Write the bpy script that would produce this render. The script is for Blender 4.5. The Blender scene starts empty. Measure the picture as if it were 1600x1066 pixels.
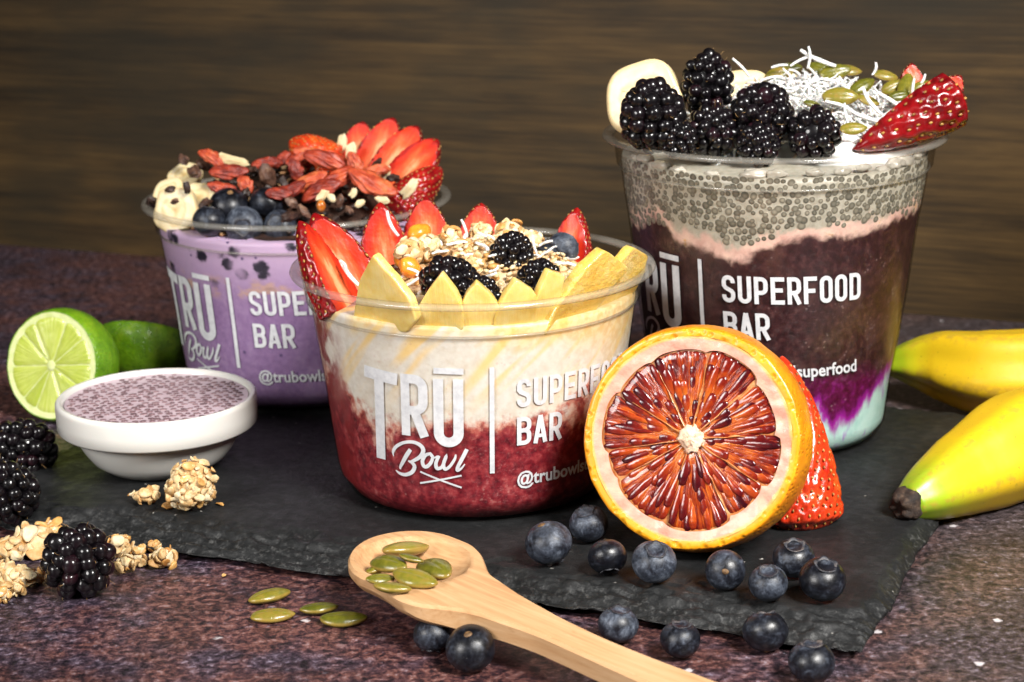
import bpy, bmesh, math, random
import numpy as np
from mathutils import Vector, Matrix, noise as mnoise

# ------------------------------------------------------------------ camera, world, light
scene = bpy.context.scene
COL = scene.collection
MM = 0.001                       # every measure below is in millimetres
PITCH, ROLL, CAM_H, FPX = 0.2621, -0.0159, 217.5, 3036.0
_f = Vector((0, math.cos(PITCH), -math.sin(PITCH)))
_u = Vector((0, math.sin(PITCH), math.cos(PITCH)))
_r = Vector((1, 0, 0))
CR = _r * math.cos(ROLL) + _u * math.sin(ROLL)
CU = -_r * math.sin(ROLL) + _u * math.cos(ROLL)
cam = bpy.data.cameras.new('camera')
cam.sensor_width = 36.0
cam.lens = FPX * 36.0 / 1600.0
cam.clip_start, cam.clip_end = 0.02, 50.0
cam.dof.use_dof = True
cam.dof.focus_distance = 0.572
cam.dof.aperture_fstop = 22.0
camo = bpy.data.objects.new('camera', cam)
COL.objects.link(camo)
camo.matrix_world = Matrix(((CR.x, CU.x, -_f.x, 0), (CR.y, CU.y, -_f.y, 0), (CR.z, CU.z, -_f.z, CAM_H * MM), (0, 0, 0, 1)))
scene.camera = camo

world = bpy.data.worlds.new('World')
scene.world = world
world.use_nodes = True
bgn = world.node_tree.nodes['Background']
bgn.inputs[0].default_value = (0.9, 0.95, 1.0, 1)
bgn.inputs[1].default_value = 0.035

def area(name, loc, target, size, watts, color, spread=180.0):
    l = bpy.data.lights.new(name, 'AREA')
    l.shape = 'DISK'
    l.size = size * MM
    l.energy = watts
    l.color = color
    o = bpy.data.objects.new(name, l)
    COL.objects.link(o)
    l.spread = math.radians(spread)
    o.location = Vector(loc) * MM
    o.rotation_euler = (Vector(target) - Vector(loc)).to_track_quat('-Z', 'Y').to_euler()
    return o
area('key_lamp', (430, -20, 720), (70, 575, 50), 330, 2.95, (1.0, 0.972, 0.93), 62)
area('fill_lamp', (-750, -100, 520), (0, 600, 30), 460, 2.2, (1.0, 0.97, 0.94), 80)
area('back_lamp', (520, 800, 620), (60, 640, 60), 180, 2.2, (1.0, 0.97, 0.95))

scene.view_settings.view_transform = 'Standard'
scene.view_settings.look = 'None'
scene.view_settings.exposure = 0.0
scene.view_settings.gamma = 1.0
scene.cycles.max_bounces = 10
scene.cycles.transparent_max_bounces = 24
scene.cycles.caustics_reflective = False
scene.cycles.caustics_refractive = False

# ------------------------------------------------------------------ helpers
rng = random.Random(7)
def ray(px, py):
    return _f + CR * ((px - 800) / FPX) + CU * ((533 - py) / FPX)
def onZ(px, py, z):              # where the line of sight through a photo point meets the height z
    d = ray(px, py); t = (z - CAM_H) / d.z
    return Vector((0, 0, CAM_H)) + d * t
def onY(px, py, y):              # ... meets the upright plane y
    d = ray(px, py); t = y / d.y
    return Vector((0, 0, CAM_H)) + d * t
def ball(px, py, rpx, z0):       # centre and radius of a ball resting at height z0
    r = rpx / 5.3
    for _ in range(4):
        c = onZ(px, py, z0 + r)
        r = rpx * (c - Vector((0, 0, CAM_H))).dot(_f) / FPX
    return c, r

def mesh(name, verts, faces, mats=None, smooth=True, fmat=None, attrs=None):
    me = bpy.data.meshes.new(name)
    v = np.asarray([tuple(p) for p in verts] if not isinstance(verts, np.ndarray) else verts, dtype=float) * MM
    me.from_pydata(v.tolist(), [], [tuple(f) for f in faces])
    for m in (mats or []):
        me.materials.append(m)
    if smooth:
        me.polygons.foreach_set('use_smooth', [True] * len(me.polygons))
    if fmat is not None:
        me.polygons.foreach_set('material_index', list(fmat))
    for k, a in (attrs or {}).items():
        at = me.attributes.new(k, 'FLOAT', 'POINT')
        at.data.foreach_set('value', list(a))
    me.update()
    return me
def M4(rot, loc):
    m = rot.to_4x4() if not isinstance(rot, Matrix) or len(rot) == 3 else rot.copy()
    m.translation = Vector(loc) * MM
    return m
def obj(name, me, parent=None, mat=None):
    o = bpy.data.objects.new(name, me)
    COL.objects.link(o)
    if parent is not None:
        o.parent = parent
    if mat is not None:
        o.matrix_local = mat
    return o
def tag(o, label, cat, group=None):
    o['label'] = label; o['category'] = cat
    if group: o['group'] = group
    return o
def thing(name, label, cat, mat=None, group=None):
    o = bpy.data.objects.new(name, None)
    o.empty_display_size = 0.01
    COL.objects.link(o)
    if mat is not None: o.matrix_world = mat
    return tag(o, label, cat, group)
def dup(root, mat, label, group=None):
    r = root.copy(); COL.objects.link(r); r.matrix_world = mat
    r['label'] = label
    if group: r['group'] = group
    for ch in list(root.children):
        c = ch.copy(); COL.objects.link(c); c.parent = r
        for g in list(ch.children):
            d = g.copy(); COL.objects.link(d); d.parent = c
    return r
def basis(zdir, ydir=None, xdir=None):
    """rotation whose local z is zdir, and whose local y (or x) leans towards the hint"""
    z = Vector(zdir).normalized()
    if xdir is not None:
        y = z.cross(Vector(xdir)).normalized(); x = y.cross(z)
    else:
        h = Vector(ydir if ydir is not None else (0.01, 1, 0.02))
        x = h.cross(z)
        if x.length < 1e-4: x = Vector((1, 0, 0))
        x.normalize(); y = z.cross(x)
    return Matrix(((x.x, y.x, z.x), (x.y, y.y, z.y), (x.z, y.z, z.z)))
def rrot(r=rng):
    return Matrix.Rotation(r.uniform(0, 6.28), 3, 'Z') @ Matrix.Rotation(math.acos(r.uniform(-1, 1)), 3, 'X') @ Matrix.Rotation(r.uniform(0, 6.28), 3, 'Z')
def nz(p, s=1.0, seed=0.0):
    return mnoise.noise(Vector((p[0] * s + seed * 7.31, p[1] * s - seed * 3.7, p[2] * s + seed * 1.9)))

def lathe(prof, n, a0=0.0, a1=2 * math.pi, closed=True):
    """prof: [(r, z)]; rings round the z axis; angle 0 faces -y"""
    V, F = [], []
    m = len(prof)
    cols = n if closed else n + 1
    for i in range(cols):
        a = a0 + (a1 - a0) * i / n
        s, c = math.sin(a), -math.cos(a)
        for r, z in prof:
            V.append((r * s, r * c, z))
    for i in range(n):
        j = (i + 1) % cols
        for k in range(m - 1):
            F.append((i * m + k, j * m + k, j * m + k + 1, i * m + k + 1))
    return V, F
def sphere(nu, nv, fn):
    """closed uv ball: fn(unit vector) -> point"""
    V = [fn(Vector((0, 0, -1)))]
    for j in range(1, nv):
        t = -math.pi / 2 + math.pi * j / nv
        for i in range(nu):
            a = 2 * math.pi * i / nu
            V.append(fn(Vector((math.cos(t) * math.cos(a), math.cos(t) * math.sin(a), math.sin(t)))))
    V.append(fn(Vector((0, 0, 1))))
    F = [(0, 1 + (i + 1) % nu, 1 + i) for i in range(nu)]
    for j in range(nv - 2):
        for i in range(nu):
            a = 1 + j * nu + i; b = 1 + j * nu + (i + 1) % nu
            F.append((a, b, b + nu, a + nu))
    o = 1 + (nv - 2) * nu; e = len(V) - 1
    F += [(o + i, o + (i + 1) % nu, e) for i in range(nu)]
    return V, F
def join(parts):
    V, F, M = [], [], []
    for k, p in enumerate(parts):
        v, f = p[0], p[1]
        o = len(V)
        V += list(v)
        F += [tuple(i + o for i in g) for g in f]
        M += [p[2] if len(p) > 2 else 0] * len(f)
    return V, F, M
def xf(VF, rot, loc):
    loc = Vector(loc)
    return [rot @ Vector(p) + loc for p in VF[0]], VF[1]
def tube(path, radii, n=8, cap=True, flat=1.0, upv=None):
    V, F = [], []
    P = [Vector(p) for p in path]
    m = len(P)
    for i, p in enumerate(P):
        t = (P[min(i + 1, m - 1)] - P[max(i - 1, 0)]).normalized()
        h = Vector(upv) if upv else (Vector((0, 0, 1)) if abs(t.z) < 0.95 else Vector((1, 0, 0)))
        x = h.cross(t).normalized(); y = t.cross(x)
        for k in range(n):
            a = 2 * math.pi * k / n
            V.append(p + x * (radii[i] * math.cos(a)) + y * (radii[i] * flat * math.sin(a)))
    for i in range(m - 1):
        for k in range(n):
            a = i * n + k; b = i * n + (k + 1) % n
            F.append((a, b, b + n, a + n))
    if cap:
        F.append(tuple(range(n - 1, -1, -1))); F.append(tuple(range((m - 1) * n, m * n)))
    return V, F
def catmull(pts, n):
    P = [Vector(p) for p in pts]
    P = [P[0] * 2 - P[1]] + P + [P[-1] * 2 - P[-2]]
    out = []
    for i in range(1, len(P) - 2):
        for k in range(n):
            t = k / n
            a, b, c, d = P[i - 1], P[i], P[i + 1], P[i + 2]
            out.append(0.5 * ((2 * b) + (c - a) * t + (2 * a - 5 * b + 4 * c - d) * t * t + (3 * b - a - 3 * c + d) * t ** 3))
    out.append(P[-2])
    return out
# ------------------------------------------------------------------ material nodes
class NT:
    def __init__(s, name):
        s.m = bpy.data.materials.new(name); s.m.use_nodes = True
        s.t = s.m.node_tree; s.t.nodes.clear()
        s.out = s.t.nodes.new('ShaderNodeOutputMaterial')
    def put(s, sock, v):
        if v is None: return
        if isinstance(v, bpy.types.NodeSocket): s.t.links.new(v, sock)
        elif isinstance(v, (tuple, list)) and len(v) == 3 and sock.type == 'RGBA': sock.default_value = (*v, 1)
        else: sock.default_value = v
    def node(s, typ, **kw):
        n = s.t.nodes.new(typ)
        for k, v in kw.items(): setattr(n, k, v)
        return n
    def co(s, rand=0.0, scale=(1, 1, 1)):
        v = s.node('ShaderNodeTexCoord').outputs['Object']
        mp = s.node('ShaderNodeMapping'); s.put(mp.inputs[0], v)
        mp.inputs['Scale'].default_value = (1000 * scale[0], 1000 * scale[1], 1000 * scale[2])
        v = mp.outputs[0]
        if rand:
            a = s.node('ShaderNodeVectorMath', operation='ADD'); s.put(a.inputs[0], v)
            s.put(a.inputs[1], s.math('MULTIPLY', s.rnd(), rand)); v = a.outputs[0]
        return v
    def rnd(s): return s.node('ShaderNodeObjectInfo').outputs['Random']
    def isl(s): return s.node('ShaderNodeNewGeometry').outputs['Random Per Island']
    def attr(s, n): return s.node('ShaderNodeAttribute', attribute_name=n).outputs['Fac']
    def math(s, op, a, b=None, c=None, clamp=False):
        n = s.node('ShaderNodeMath', operation=op, use_clamp=clamp)
        s.put(n.inputs[0], a); s.put(n.inputs[1], b); s.put(n.inputs[2], c)
        return n.outputs[0]
    def sep(s, v):
        n = s.node('ShaderNodeSeparateXYZ'); s.put(n.inputs[0], v); return n.outputs
    def comb(s, x, y, z):
        n = s.node('ShaderNodeCombineXYZ'); s.put(n.inputs[0], x); s.put(n.inputs[1], y); s.put(n.inputs[2], z); return n.outputs[0]
    def vscale(s, v, sc):
        n = s.node('ShaderNodeMapping'); s.put(n.inputs[0], v); n.inputs['Scale'].default_value = sc; return n.outputs[0]
    def noise(s, v, scale, detail=2.0, rough=0.5, dist=0.0):
        n = s.node('ShaderNodeTexNoise'); s.put(n.inputs['Vector'], v)
        n.inputs['Scale'].default_value = scale; n.inputs['Detail'].default_value = detail
        n.inputs['Roughness'].default_value = rough; n.inputs['Distortion'].default_value = dist
        return n.outputs['Fac']
    def voro(s, v, scale, feature='F1', out='Distance', rand=1.0):
        n = s.node('ShaderNodeTexVoronoi', feature=feature); s.put(n.inputs['Vector'], v)
        n.inputs['Scale'].default_value = scale; n.inputs['Randomness'].default_value = rand
        return n.outputs[out]
    def ramp(s, f, stops, interp='LINEAR'):
        n = s.node('ShaderNodeValToRGB'); s.put(n.inputs[0], f)
        n.color_ramp.interpolation = interp
        e = n.color_ramp.elements
        while len(e) < len(stops): e.new(0.5)
        for el, (p, c) in zip(e, stops):
            el.position = p; el.color = (*c, 1) if len(c) == 3 else c
        return n.outputs[0]
    def step(s, f, a, b, lo=0.0, hi=1.0):
        n = s.node('ShaderNodeMapRange', interpolation_type='SMOOTHSTEP'); s.put(n.inputs[0], f)
        s.put(n.inputs[1], a); s.put(n.inputs[2], b); s.put(n.inputs[3], float(lo)); s.put(n.inputs[4], float(hi))
        return n.outputs[0]
    def mix(s, f, a, b, blend='MIX'):
        n = s.node('ShaderNodeMix', data_type='RGBA', blend_type=blend)
        s.put(n.inputs[0], f); s.put(n.inputs[6], a); s.put(n.inputs[7], b)
        return n.outputs[2]
    def curve(s, f, pts):
        n = s.node('ShaderNodeFloatCurve'); s.put(n.inputs['Value'], f)
        c = n.mapping.curves[0]
        while len(c.points) < len(pts): c.points.new(0.5, 0.5)
        for q, (x, y) in zip(c.points, pts): q.location = (x, y)
        n.mapping.update()
        return n.outputs[0]
    def bump(s, h, dist=0.5, strength=1.0, normal=None):
        n = s.node('ShaderNodeBump'); s.put(n.inputs['Height'], h)
        n.inputs['Distance'].default_value = dist * MM; n.inputs['Strength'].default_value = strength
        s.put(n.inputs['Normal'], normal)
        return n.outputs[0]
    def done(s, color, rough=0.5, normal=None, spec=0.5, sss=0.0, sssr=(1, .5, .3), coat=0.0, coatr=0.05, metal=0.0, sssd=1.5, trans=0.0, ior=None, coatn=None):
        b = s.node('ShaderNodeBsdfPrincipled')
        s.put(b.inputs['Base Color'], color); s.put(b.inputs['Roughness'], rough); s.put(b.inputs['Normal'], normal)
        b.inputs['Specular IOR Level'].default_value = spec
        if sss:
            s.put(b.inputs['Subsurface Weight'], sss); b.inputs['Subsurface Radius'].default_value = sssr
            b.inputs['Subsurface Scale'].default_value = sssd * MM
        s.put(b.inputs['Coat Weight'], coat); s.put(b.inputs['Coat Roughness'], coatr); s.put(b.inputs['Coat Normal'], coatn)
        b.inputs['Transmission Weight'].default_value = trans
        if ior: b.inputs['IOR'].default_value = ior
        s.t.links.new(b.outputs[0], s.out.inputs[0])
        return s.m

MT = {}
def mat_simple(name, stops, scale=0.5, rough=0.5, bumpd=0.15, rand=50.0, **kw):
    g = NT(name); v = g.co(rand)
    f = g.noise(v, scale, 4, .6)
    f2 = g.math('ADD', f, g.math('MULTIPLY', g.math('SUBTRACT', g.rnd(), .5), kw.pop('vary', .25)))
    return g.done(g.ramp(f2, stops), rough, g.bump(g.noise(v, scale * 3, 3, .6), bumpd, .6), **kw)

# table top: printed rust-and-plum concrete with pale flecks
g = NT('rusty_plum_concrete'); v = g.co()
warp = g.noise(v, .05, 3, .6)
vs = g.vscale(v, (0.95, 1.05, 1)); 
f1 = g.noise(vs, .36, 6, .76, .3)
f2 = g.noise(g.vscale(v, (0.7, 1.1, 1)), .012, 4, .6)
c = g.ramp(f1, [(.38, (.005, .004, .007)), (.46, (.022, .015, .025)), (.52, (.056, .038, .057)), (.58, (.108, .078, .108)), (.66, (.30, .26, .34))])
rust = g.ramp(f1, [(.38, (.007, .005, .008)), (.46, (.040, .018, .022)), (.52, (.105, .041, .038)), (.585, (.205, .090, .074)), (.67, (.30, .22, .23))])
grey = g.ramp(f1, [(.34, (.010, .009, .009)), (.44, (.036, .029, .027)), (.52, (.075, .060, .054)), (.60, (.115, .096, .090)), (.70, (.28, .26, .29))])
sx = g.sep(v)
right = g.step(g.math('ADD', sx[0], g.math('MULTIPLY', f2, 160)), 120, 240)
c = g.mix(g.step(g.math('ADD', f2, g.math('MULTIPLY', g.noise(v, .09, 3, .6), .55)), .66, .88), c, rust)
c = g.mix(right, c, g.mix(.35, grey, c))
c = g.mix(g.step(g.noise(v, .035, 4, .65), .38, .52, .5, .0), c, g.mix(1.0, c, (.30, .30, .32), 'MULTIPLY'))
fl = g.noise(v, .42, 4, .6)
flm = g.math('MULTIPLY', g.step(fl, .60, .70), g.step(g.noise(v, .03, 2, .5), .42, .62))
c = g.mix(g.math('MULTIPLY', flm, .40), c, (.42, .38, .47))
dots = g.step(g.math('ADD', g.voro(v, .055), g.math('MULTIPLY', g.noise(v, .6, 2, .5), .12)), .15, .105)
c = g.mix(g.math('MULTIPLY', dots, .85), c, (.62, .58, .60))
MT['table'] = g.done(c, g.ramp(f1, [(.3, (.5, .5, .5)), (.7, (.34, .34, .34))]), g.bump(g.math('ADD', f1, g.math('MULTIPLY', dots, .4)), .5, .55), spec=.45)

# stained wood behind
WALL_SHIFT = 0.0
g = NT('stained_wood'); v = g.co()
a = g.noise(g.vscale(v, (.06, 1, .8)), .045, 6, .62, .6)
b_ = g.noise(g.vscale(v, (.10, 1, .8)), .20, 4, .6, .4)
bo = g.node('ShaderNodeMapping'); g.put(bo.inputs[0], v); bo.inputs['Location'].default_value = (WALL_SHIFT, 0, WALL_SHIFT * .7)
big = g.noise(g.vscale(bo.outputs[0], (.6, 1, .7)), .011, 3, .55)
thin = g.noise(g.vscale(v, (.022, 1, 1.3)), .45, 4, .65)
c = g.ramp(g.math('ADD', g.math('MULTIPLY', a, .42), g.math('ADD', g.math('MULTIPLY', b_, .26), g.math('MULTIPLY', thin, .32))), [(.33, (.010, .007, .0038)), (.45, (.040, .024, .0095)), (.54, (.074, .043, .015)), (.66, (.130, .076, .025))])
c2 = g.mix(g.step(g.math('ADD', big, g.math('MULTIPLY', g.math('SUBTRACT', g.noise(g.vscale(v, (.25, 1, 1)), .05, 3, .6), .5), .5)), .36, .60), g.mix(.62, c, (.024, .020, .012)), c)
scr = g.step(g.noise(g.vscale(v, (1.6, 1, .35)), .055, 1, .4), .80, .83)
c2 = g.mix(g.math('MULTIPLY', scr, .3), c2, (.32, .26, .18))
MT['wall'] = g.done(c2, .55, g.bump(a, .3, .4), spec=.3)

# slate
g = NT('slate'); v = g.co()
n1 = g.noise(v, .25, 6, .65); n2 = g.noise(v, .03, 4, .6)
c = g.ramp(g.math('ADD', g.math('MULTIPLY', n1, .6), g.math('MULTIPLY', n2, .4)), [(.34, (.0048, .0052, .0056)), (.5, (.0112, .0118, .0124)), (.68, (.026, .0265, .0275))])
edge = g.attr('edge')
dust = g.math('MULTIPLY', g.step(g.noise(g.vscale(v, (.6, 1.4, 1)), .55, 4, .7), .60, .74), g.step(g.noise(v, .07, 3, .6), .48, .66))
dust = g.math('ADD', g.math('MULTIPLY', dust, .40), g.math('MULTIPLY', g.math('MULTIPLY', edge, g.step(g.noise(v, .5, 5, .75), .50, .74)), .40), clamp=True)
c = g.mix(dust, c, (.20, .20, .195))
cr = g.step(g.math('ADD', g.voro(v, .12), g.math('MULTIPLY', g.noise(v, 1.5, 2, .6), .2)), .17, .12)
cr = g.math('MULTIPLY', cr, g.step(g.noise(v, .04, 2, .5), .46, .56))
c = g.mix(g.math('MULTIPLY', cr, .8), c, (.5, .48, .44))
MT['slate'] = g.done(c, g.ramp(n1, [(.3, (.62, .62, .62)), (.7, (.42, .42, .42))]), g.bump(g.math('ADD', n1, g.math('MULTIPLY', n2, 1.5)), 1.1, .7), spec=.32)

# clear plastic: thin film that mirrors a little at grazing angles and lets the rest through
def clear(name, tint, base, edge, frost=0.0):
    g = NT(name)
    lw = g.node('ShaderNodeLayerWeight'); lw.inputs[0].default_value = .5
    bk = g.node('ShaderNodeNewGeometry').outputs['Backfacing']
    fr = g.math('ADD', .024, g.math('MULTIPLY', .28, g.math('POWER', lw.outputs['Facing'], 5)))
    t = g.node('ShaderNodeBsdfTransparent')
    g.put(t.inputs[0], g.mix(g.math('MULTIPLY', g.math('POWER', lw.outputs['Facing'], 3), edge), (1, 1, 1), tint))
    gl = g.node('ShaderNodeBsdfGlossy'); gl.inputs['Roughness'].default_value = .13
    v = g.co(); g.put(gl.inputs['Normal'], g.bump(g.noise(v, .08, 2, .5), .6, .35))
    mx = g.node('ShaderNodeMixShader')
    g.put(mx.inputs[0], g.math('MULTIPLY', g.math('MULTIPLY', fr, base), g.math('SUBTRACT', 1.0, bk))); g.put(mx.inputs[1], t.outputs[0]); g.put(mx.inputs[2], gl.outputs[0])
    if frost:
        pd = g.node('ShaderNodeBsdfPrincipled'); pd.inputs['Base Color'].default_value = (.60, .57, .50, 1); pd.inputs['Roughness'].default_value = .25
        m2 = g.node('ShaderNodeMixShader'); m2.inputs[0].default_value = frost
        g.put(m2.inputs[1], mx.outputs[0]); g.put(m2.inputs[2], pd.outputs[0]); mx = m2
    g.t.links.new(mx.outputs[0], g.out.inputs[0])
    return g.m
MT['clear'] = clear('clear_plastic', (.70, .68, .64), .75, .8)
MT['rim'] = clear('clear_plastic_rim', (.66, .64, .58), 2.0, 1.0, .13)
# label film: almost clear, slightly frosted
g = NT('label_film')
t = g.node('ShaderNodeBsdfTransparent'); d = g.node('ShaderNodeBsdfPrincipled')
d.inputs['Base Color'].default_value = (.75, .72, .72, 1); d.inputs['Roughness'].default_value = .35
mx = g.node('ShaderNodeMixShader'); v = g.co()
g.put(mx.inputs[0], g.step(g.noise(v, .45, 5, .7), .48, .85, .0, .05)); g.put(mx.inputs[1], t.outputs[0]); g.put(mx.inputs[2], d.outputs[0])
g.t.links.new(mx.outputs[0], g.out.inputs[0]); MT['film'] = g.m
# white print, a little worn
g = NT('white_print'); v = g.co()
n = g.noise(v, .35, 5, .7)
wr = g.step(g.noise(v, 1.1, 4, .7), .60, .78)
c = g.ramp(n, [(.3, (.50, .51, .54)), (.6, (.66, .67, .69))])
MT['print'] = g.done(g.mix(g.math('MULTIPLY', wr, .35), c, (.38, .36, .38)), .45, g.bump(n, .12, .5), spec=.4)

# fillings
def cupco(g):
    v = g.co(); x, y, z = g.sep(v)
    ang = g.math('MULTIPLY', g.math('ARCTAN2', x, g.math('MULTIPLY', y, -1)), 57.29578)
    return v, ang, z, g.math('DIVIDE', g.math('ADD', ang, 90), 180, clamp=True)
def fc(pts, lo, hi): return [(min(1, max(0, (a + 90) / 180)), (z - lo) / (hi - lo)) for a, z in pts]

g = NT('berry_yogurt_filling'); v, ang, z, u = cupco(g)
b = g.math('MULTIPLY', g.curve(u, fc([(-90, 50), (-68, 47), (-53, 42), (-44, 36), (-13, 38), (14, 36), (40, 38), (60, 41), (90, 45)], 0, 80)), 80)
n = g.noise(v, .085, 5, .62, .4); n2 = g.noise(v, .35, 4, .6)
h = g.math('SUBTRACT', g.math('ADD', z, g.math('MULTIPLY', g.math('SUBTRACT', n, .5), 34)), g.math('SUBTRACT', b, g.math('MULTIPLY', g.math('SUBTRACT', n2, .5), 9)))
red = g.ramp(n2, [(.30, (.075, .003, .008)), (.48, (.18, .010, .018)), (.62, (.30, .034, .040)), (.78, (.46, .14, .13))])
frost = g.step(g.noise(g.vscale(v, (1, 1, 1.3)), .9, 4, .75), .50, .80)
red = g.mix(g.math('MULTIPLY', g.math('MULTIPLY', frost, .6), g.step(g.noise(v, .06, 3, .5), .35, .65)), red, (.42, .20, .20))
pink = g.ramp(g.noise(v, .22, 4, .65), [(.3, (.16, .018, .018)), (.46, (.42, .10, .075)), (.58, (.62, .33, .25)), (.72, (.72, .52, .42))])
white = g.ramp(n2, [(.3, (.60, .54, .45)), (.6, (.69, .65, .58))])
# yellow juice streaks slanting down from the fruit
sv = g.comb(g.math('ADD', g.math('MULTIPLY', ang, .9), g.math('MULTIPLY', z, -1.0)), z, 0)
st = g.noise(g.vscale(sv, (.09, .02, 1)), 1.0, 2, .5)
st = g.math('MULTIPLY', g.step(st, .50, .62), g.step(z, 34, 55))
white = g.mix(g.math('MULTIPLY', st, .75), white, (.80, .52, .13))
c = g.mix(g.step(h, -9.0, -3.5), red, pink)
c = g.mix(g.step(h, -5.0, 2.0), c, white)
yt = g.step(g.math('ADD', z, g.math('MULTIPLY', g.math('SUBTRACT', g.noise(g.vscale(sv, (.05, .03, 1)), 1.0, 3, .6), .5), 30)), g.step(ang, 10, 55, 60, 44), g.step(ang, 10, 55, 67, 60))
c = g.mix(g.math('MULTIPLY', g.math('MULTIPLY', yt, .70), g.step(ang, -50, -42)), c, g.mix(g.step(n2, .4, .6), (.72, .44, .09), (.78, .58, .22)))
bub = g.step(g.voro(v, .62), .30, .18)
c = g.mix(g.math('MULTIPLY', g.math('MULTIPLY', bub, g.step(n, .50, .66)), .30), c, (.50, .28, .24))
c = g.mix(g.math('MULTIPLY', g.step(ang, -50, -62), g.step(g.noise(v, .1, 3, .5), .62, .45)), c, (.20, .012, .014))
MT['mid_fill'] = g.done(c, .42, g.bump(n2, .3, .4), sss=.15, sssd=2.0)

g = NT('lilac_smoothie'); v, ang, z, u = cupco(g)
n = g.noise(v, .06, 4, .6)
c = g.ramp(g.math('ADD', g.math('MULTIPLY', n, .5), g.math('MULTIPLY', g.noise(v, .5, 3, .6), .5)), [(.3, (.19, .105, .235)), (.5, (.275, .165, .33)), (.7, (.37, .25, .42))])
c = g.mix(g.step(z, 40, 66), c, (.49, .35, .51))
yl = g.math('MULTIPLY', g.step(g.noise(g.vscale(v, (1, 1, 1.8)), .11, 3, .6), .50, .66), g.math('MULTIPLY', g.step(z, 43, 47), g.step(z, 54, 50)))
c = g.mix(g.math('MULTIPLY', yl, .6), c, (.52, .32, .16))
sp = g.step(g.math('ADD', g.voro(g.vscale(v, (1, 1, 1.2)), .105), g.math('MULTIPLY', g.noise(v, .6, 3, .6), .28)), .52, .38)
sp = g.math('MULTIPLY', g.math('MULTIPLY', sp, g.step(z, 46, 53)), g.step(g.noise(v, .05, 2, .5), .30, .44))
c = g.mix(sp, c, (.012, .010, .022))
c = g.mix(g.step(g.voro(v, .14), .12, .06), c, (.11, .07, .17))
MT['left_fill'] = g.done(c, .45, g.bump(n, .3, .3), sss=.12, sssd=2.0)

g = NT('layered_acai_filling'); v, ang, z, u = cupco(g)
n = g.noise(v, .10, 5, .62, .3); n2 = g.noise(v, .4, 4, .65)
jit = g.math('MULTIPLY', g.math('SUBTRACT', n, .5), 15)
zz = g.math('ADD', z, jit)
bc = g.math('MULTIPLY', g.curve(u, fc([(-90, 78), (-70, 78), (-55, 81), (-46, 76), (-29, 74), (-21, 71), (-9, 77), (15, 79), (37, 81), (64, 83), (90, 84)], 60, 100)), 40)
bc = g.math('ADD', bc, 60)
ba = g.math('ADD', g.math('MULTIPLY', g.curve(u, fc([(-90, 16), (0, 17), (13, 18), (25, 11), (37, 13), (43, 16), (53, 20), (70, 24), (90, 25)], 0, 40)), 40), g.math('MULTIPLY', g.math('SUBTRACT', g.noise(g.vscale(v, (1, 1, .35)), .22, 4, .6), .5), 14))
acai = g.ramp(n2, [(.30, (.014, .004, .005)), (.5, (.030, .0085, .010)), (.66, (.060, .022, .022)), (.8, (.12, .06, .055))])
acai = g.mix(g.math('MULTIPLY', g.step(g.noise(v, .05, 3, .6), .5, .7), .6), acai, (.075, .034, .030))
mag = g.ramp(n2, [(.3, (.045, .0015, .010)), (.55, (.10, .004, .045)), (.75, (.20, .012, .15))])
aqua = g.ramp(g.noise(v, .15, 4, .6), [(.3, (.34, .56, .50)), (.6, (.46, .66, .60))])
cream = g.ramp(g.noise(v, .16, 4, .6), [(.3, (.52, .30, .25)), (.5, (.64, .42, .35)), (.62, (.72, .50, .40)), (.68, (.66, .36, .14))])
gel = g.ramp(n2, [(.3, (.29, .265, .205)), (.6, (.41, .38, .31))])
c = g.mix(g.step(g.math('SUBTRACT', zz, g.math('ADD', 31, g.math('MULTIPLY', ang, -.03))), 4, -4), acai, mag)
hm = g.math('SUBTRACT', z, ba)
c = g.mix(g.step(hm, 7, 1.5), c, (.30, .012, .27))
c = g.mix(g.step(hm, 3.0, -2.0), c, g.mix(g.step(g.noise(g.vscale(v, (1, 1, .3)), .25, 3, .5), .58, .70), aqua, (.36, .20, .50)))
c = g.mix(g.step(g.math('SUBTRACT', zz, bc), -2.2, 1.8), c, cream)
c = g.mix(g.step(g.math('SUBTRACT', zz, g.math('ADD', bc, 4.0)), -1.5, 1.5), c, gel)
bub = g.step(g.voro(v, .55), .30, .16)
c = g.mix(g.math('MULTIPLY', g.math('MULTIPLY', bub, g.step(n, .50, .64)), .20), c, (.42, .33, .33))
sm = g.step(g.noise(g.vscale(v, (.5, .5, 2.2)), .55, 5, .75), .56, .78)
c = g.mix(g.math('MULTIPLY', g.math('MULTIPLY', sm, g.step(z, 66, 54)), .16), c, (.40, .26, .26))
MT['right_fill'] = g.done(c, .42, g.bump(n2, .3, .4), sss=.10, sssd=1.5)

def seedmat(name, dark, mid, lite):
    g = NT(name); v = g.co()
    f = g.math('ADD', g.math('MULTIPLY', g.isl(), .7), g.math('MULTIPLY', g.noise(v, 1.2, 2, .6), .3))
    return g.done(g.ramp(f, [(.15, dark), (.5, mid), (.9, lite)]), .38, coat=.25, coatr=.2)
g = NT('grey_chia'); v = g.co(); e = g.attr('edge')
c = g.ramp(g.math('ADD', e, g.math('MULTIPLY', g.math('SUBTRACT', g.noise(v, 1.0, 2, .6), .5), .25)), [(.0, (.26, .24, .19)), (.45, (.19, .176, .140)), (.72, (.118, .108, .083)), (.84, (.17, .156, .122)), (.98, (.36, .335, .27))])
c = g.mix(1.0, c, g.ramp(g.isl(), [(.1, (.62, .62, .60)), (.9, (1.12, 1.1, 1.06))]), 'MULTIPLY')
MT['chia_grey'] = g.done(c, .38, coat=.15, coatr=.2)
MT['chia_mauve'] = seedmat('mauve_chia', (.11, .058, .068), (.18, .10, .112), (.26, .16, .17))
g = NT('mauve_pudding'); v = g.co()
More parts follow.
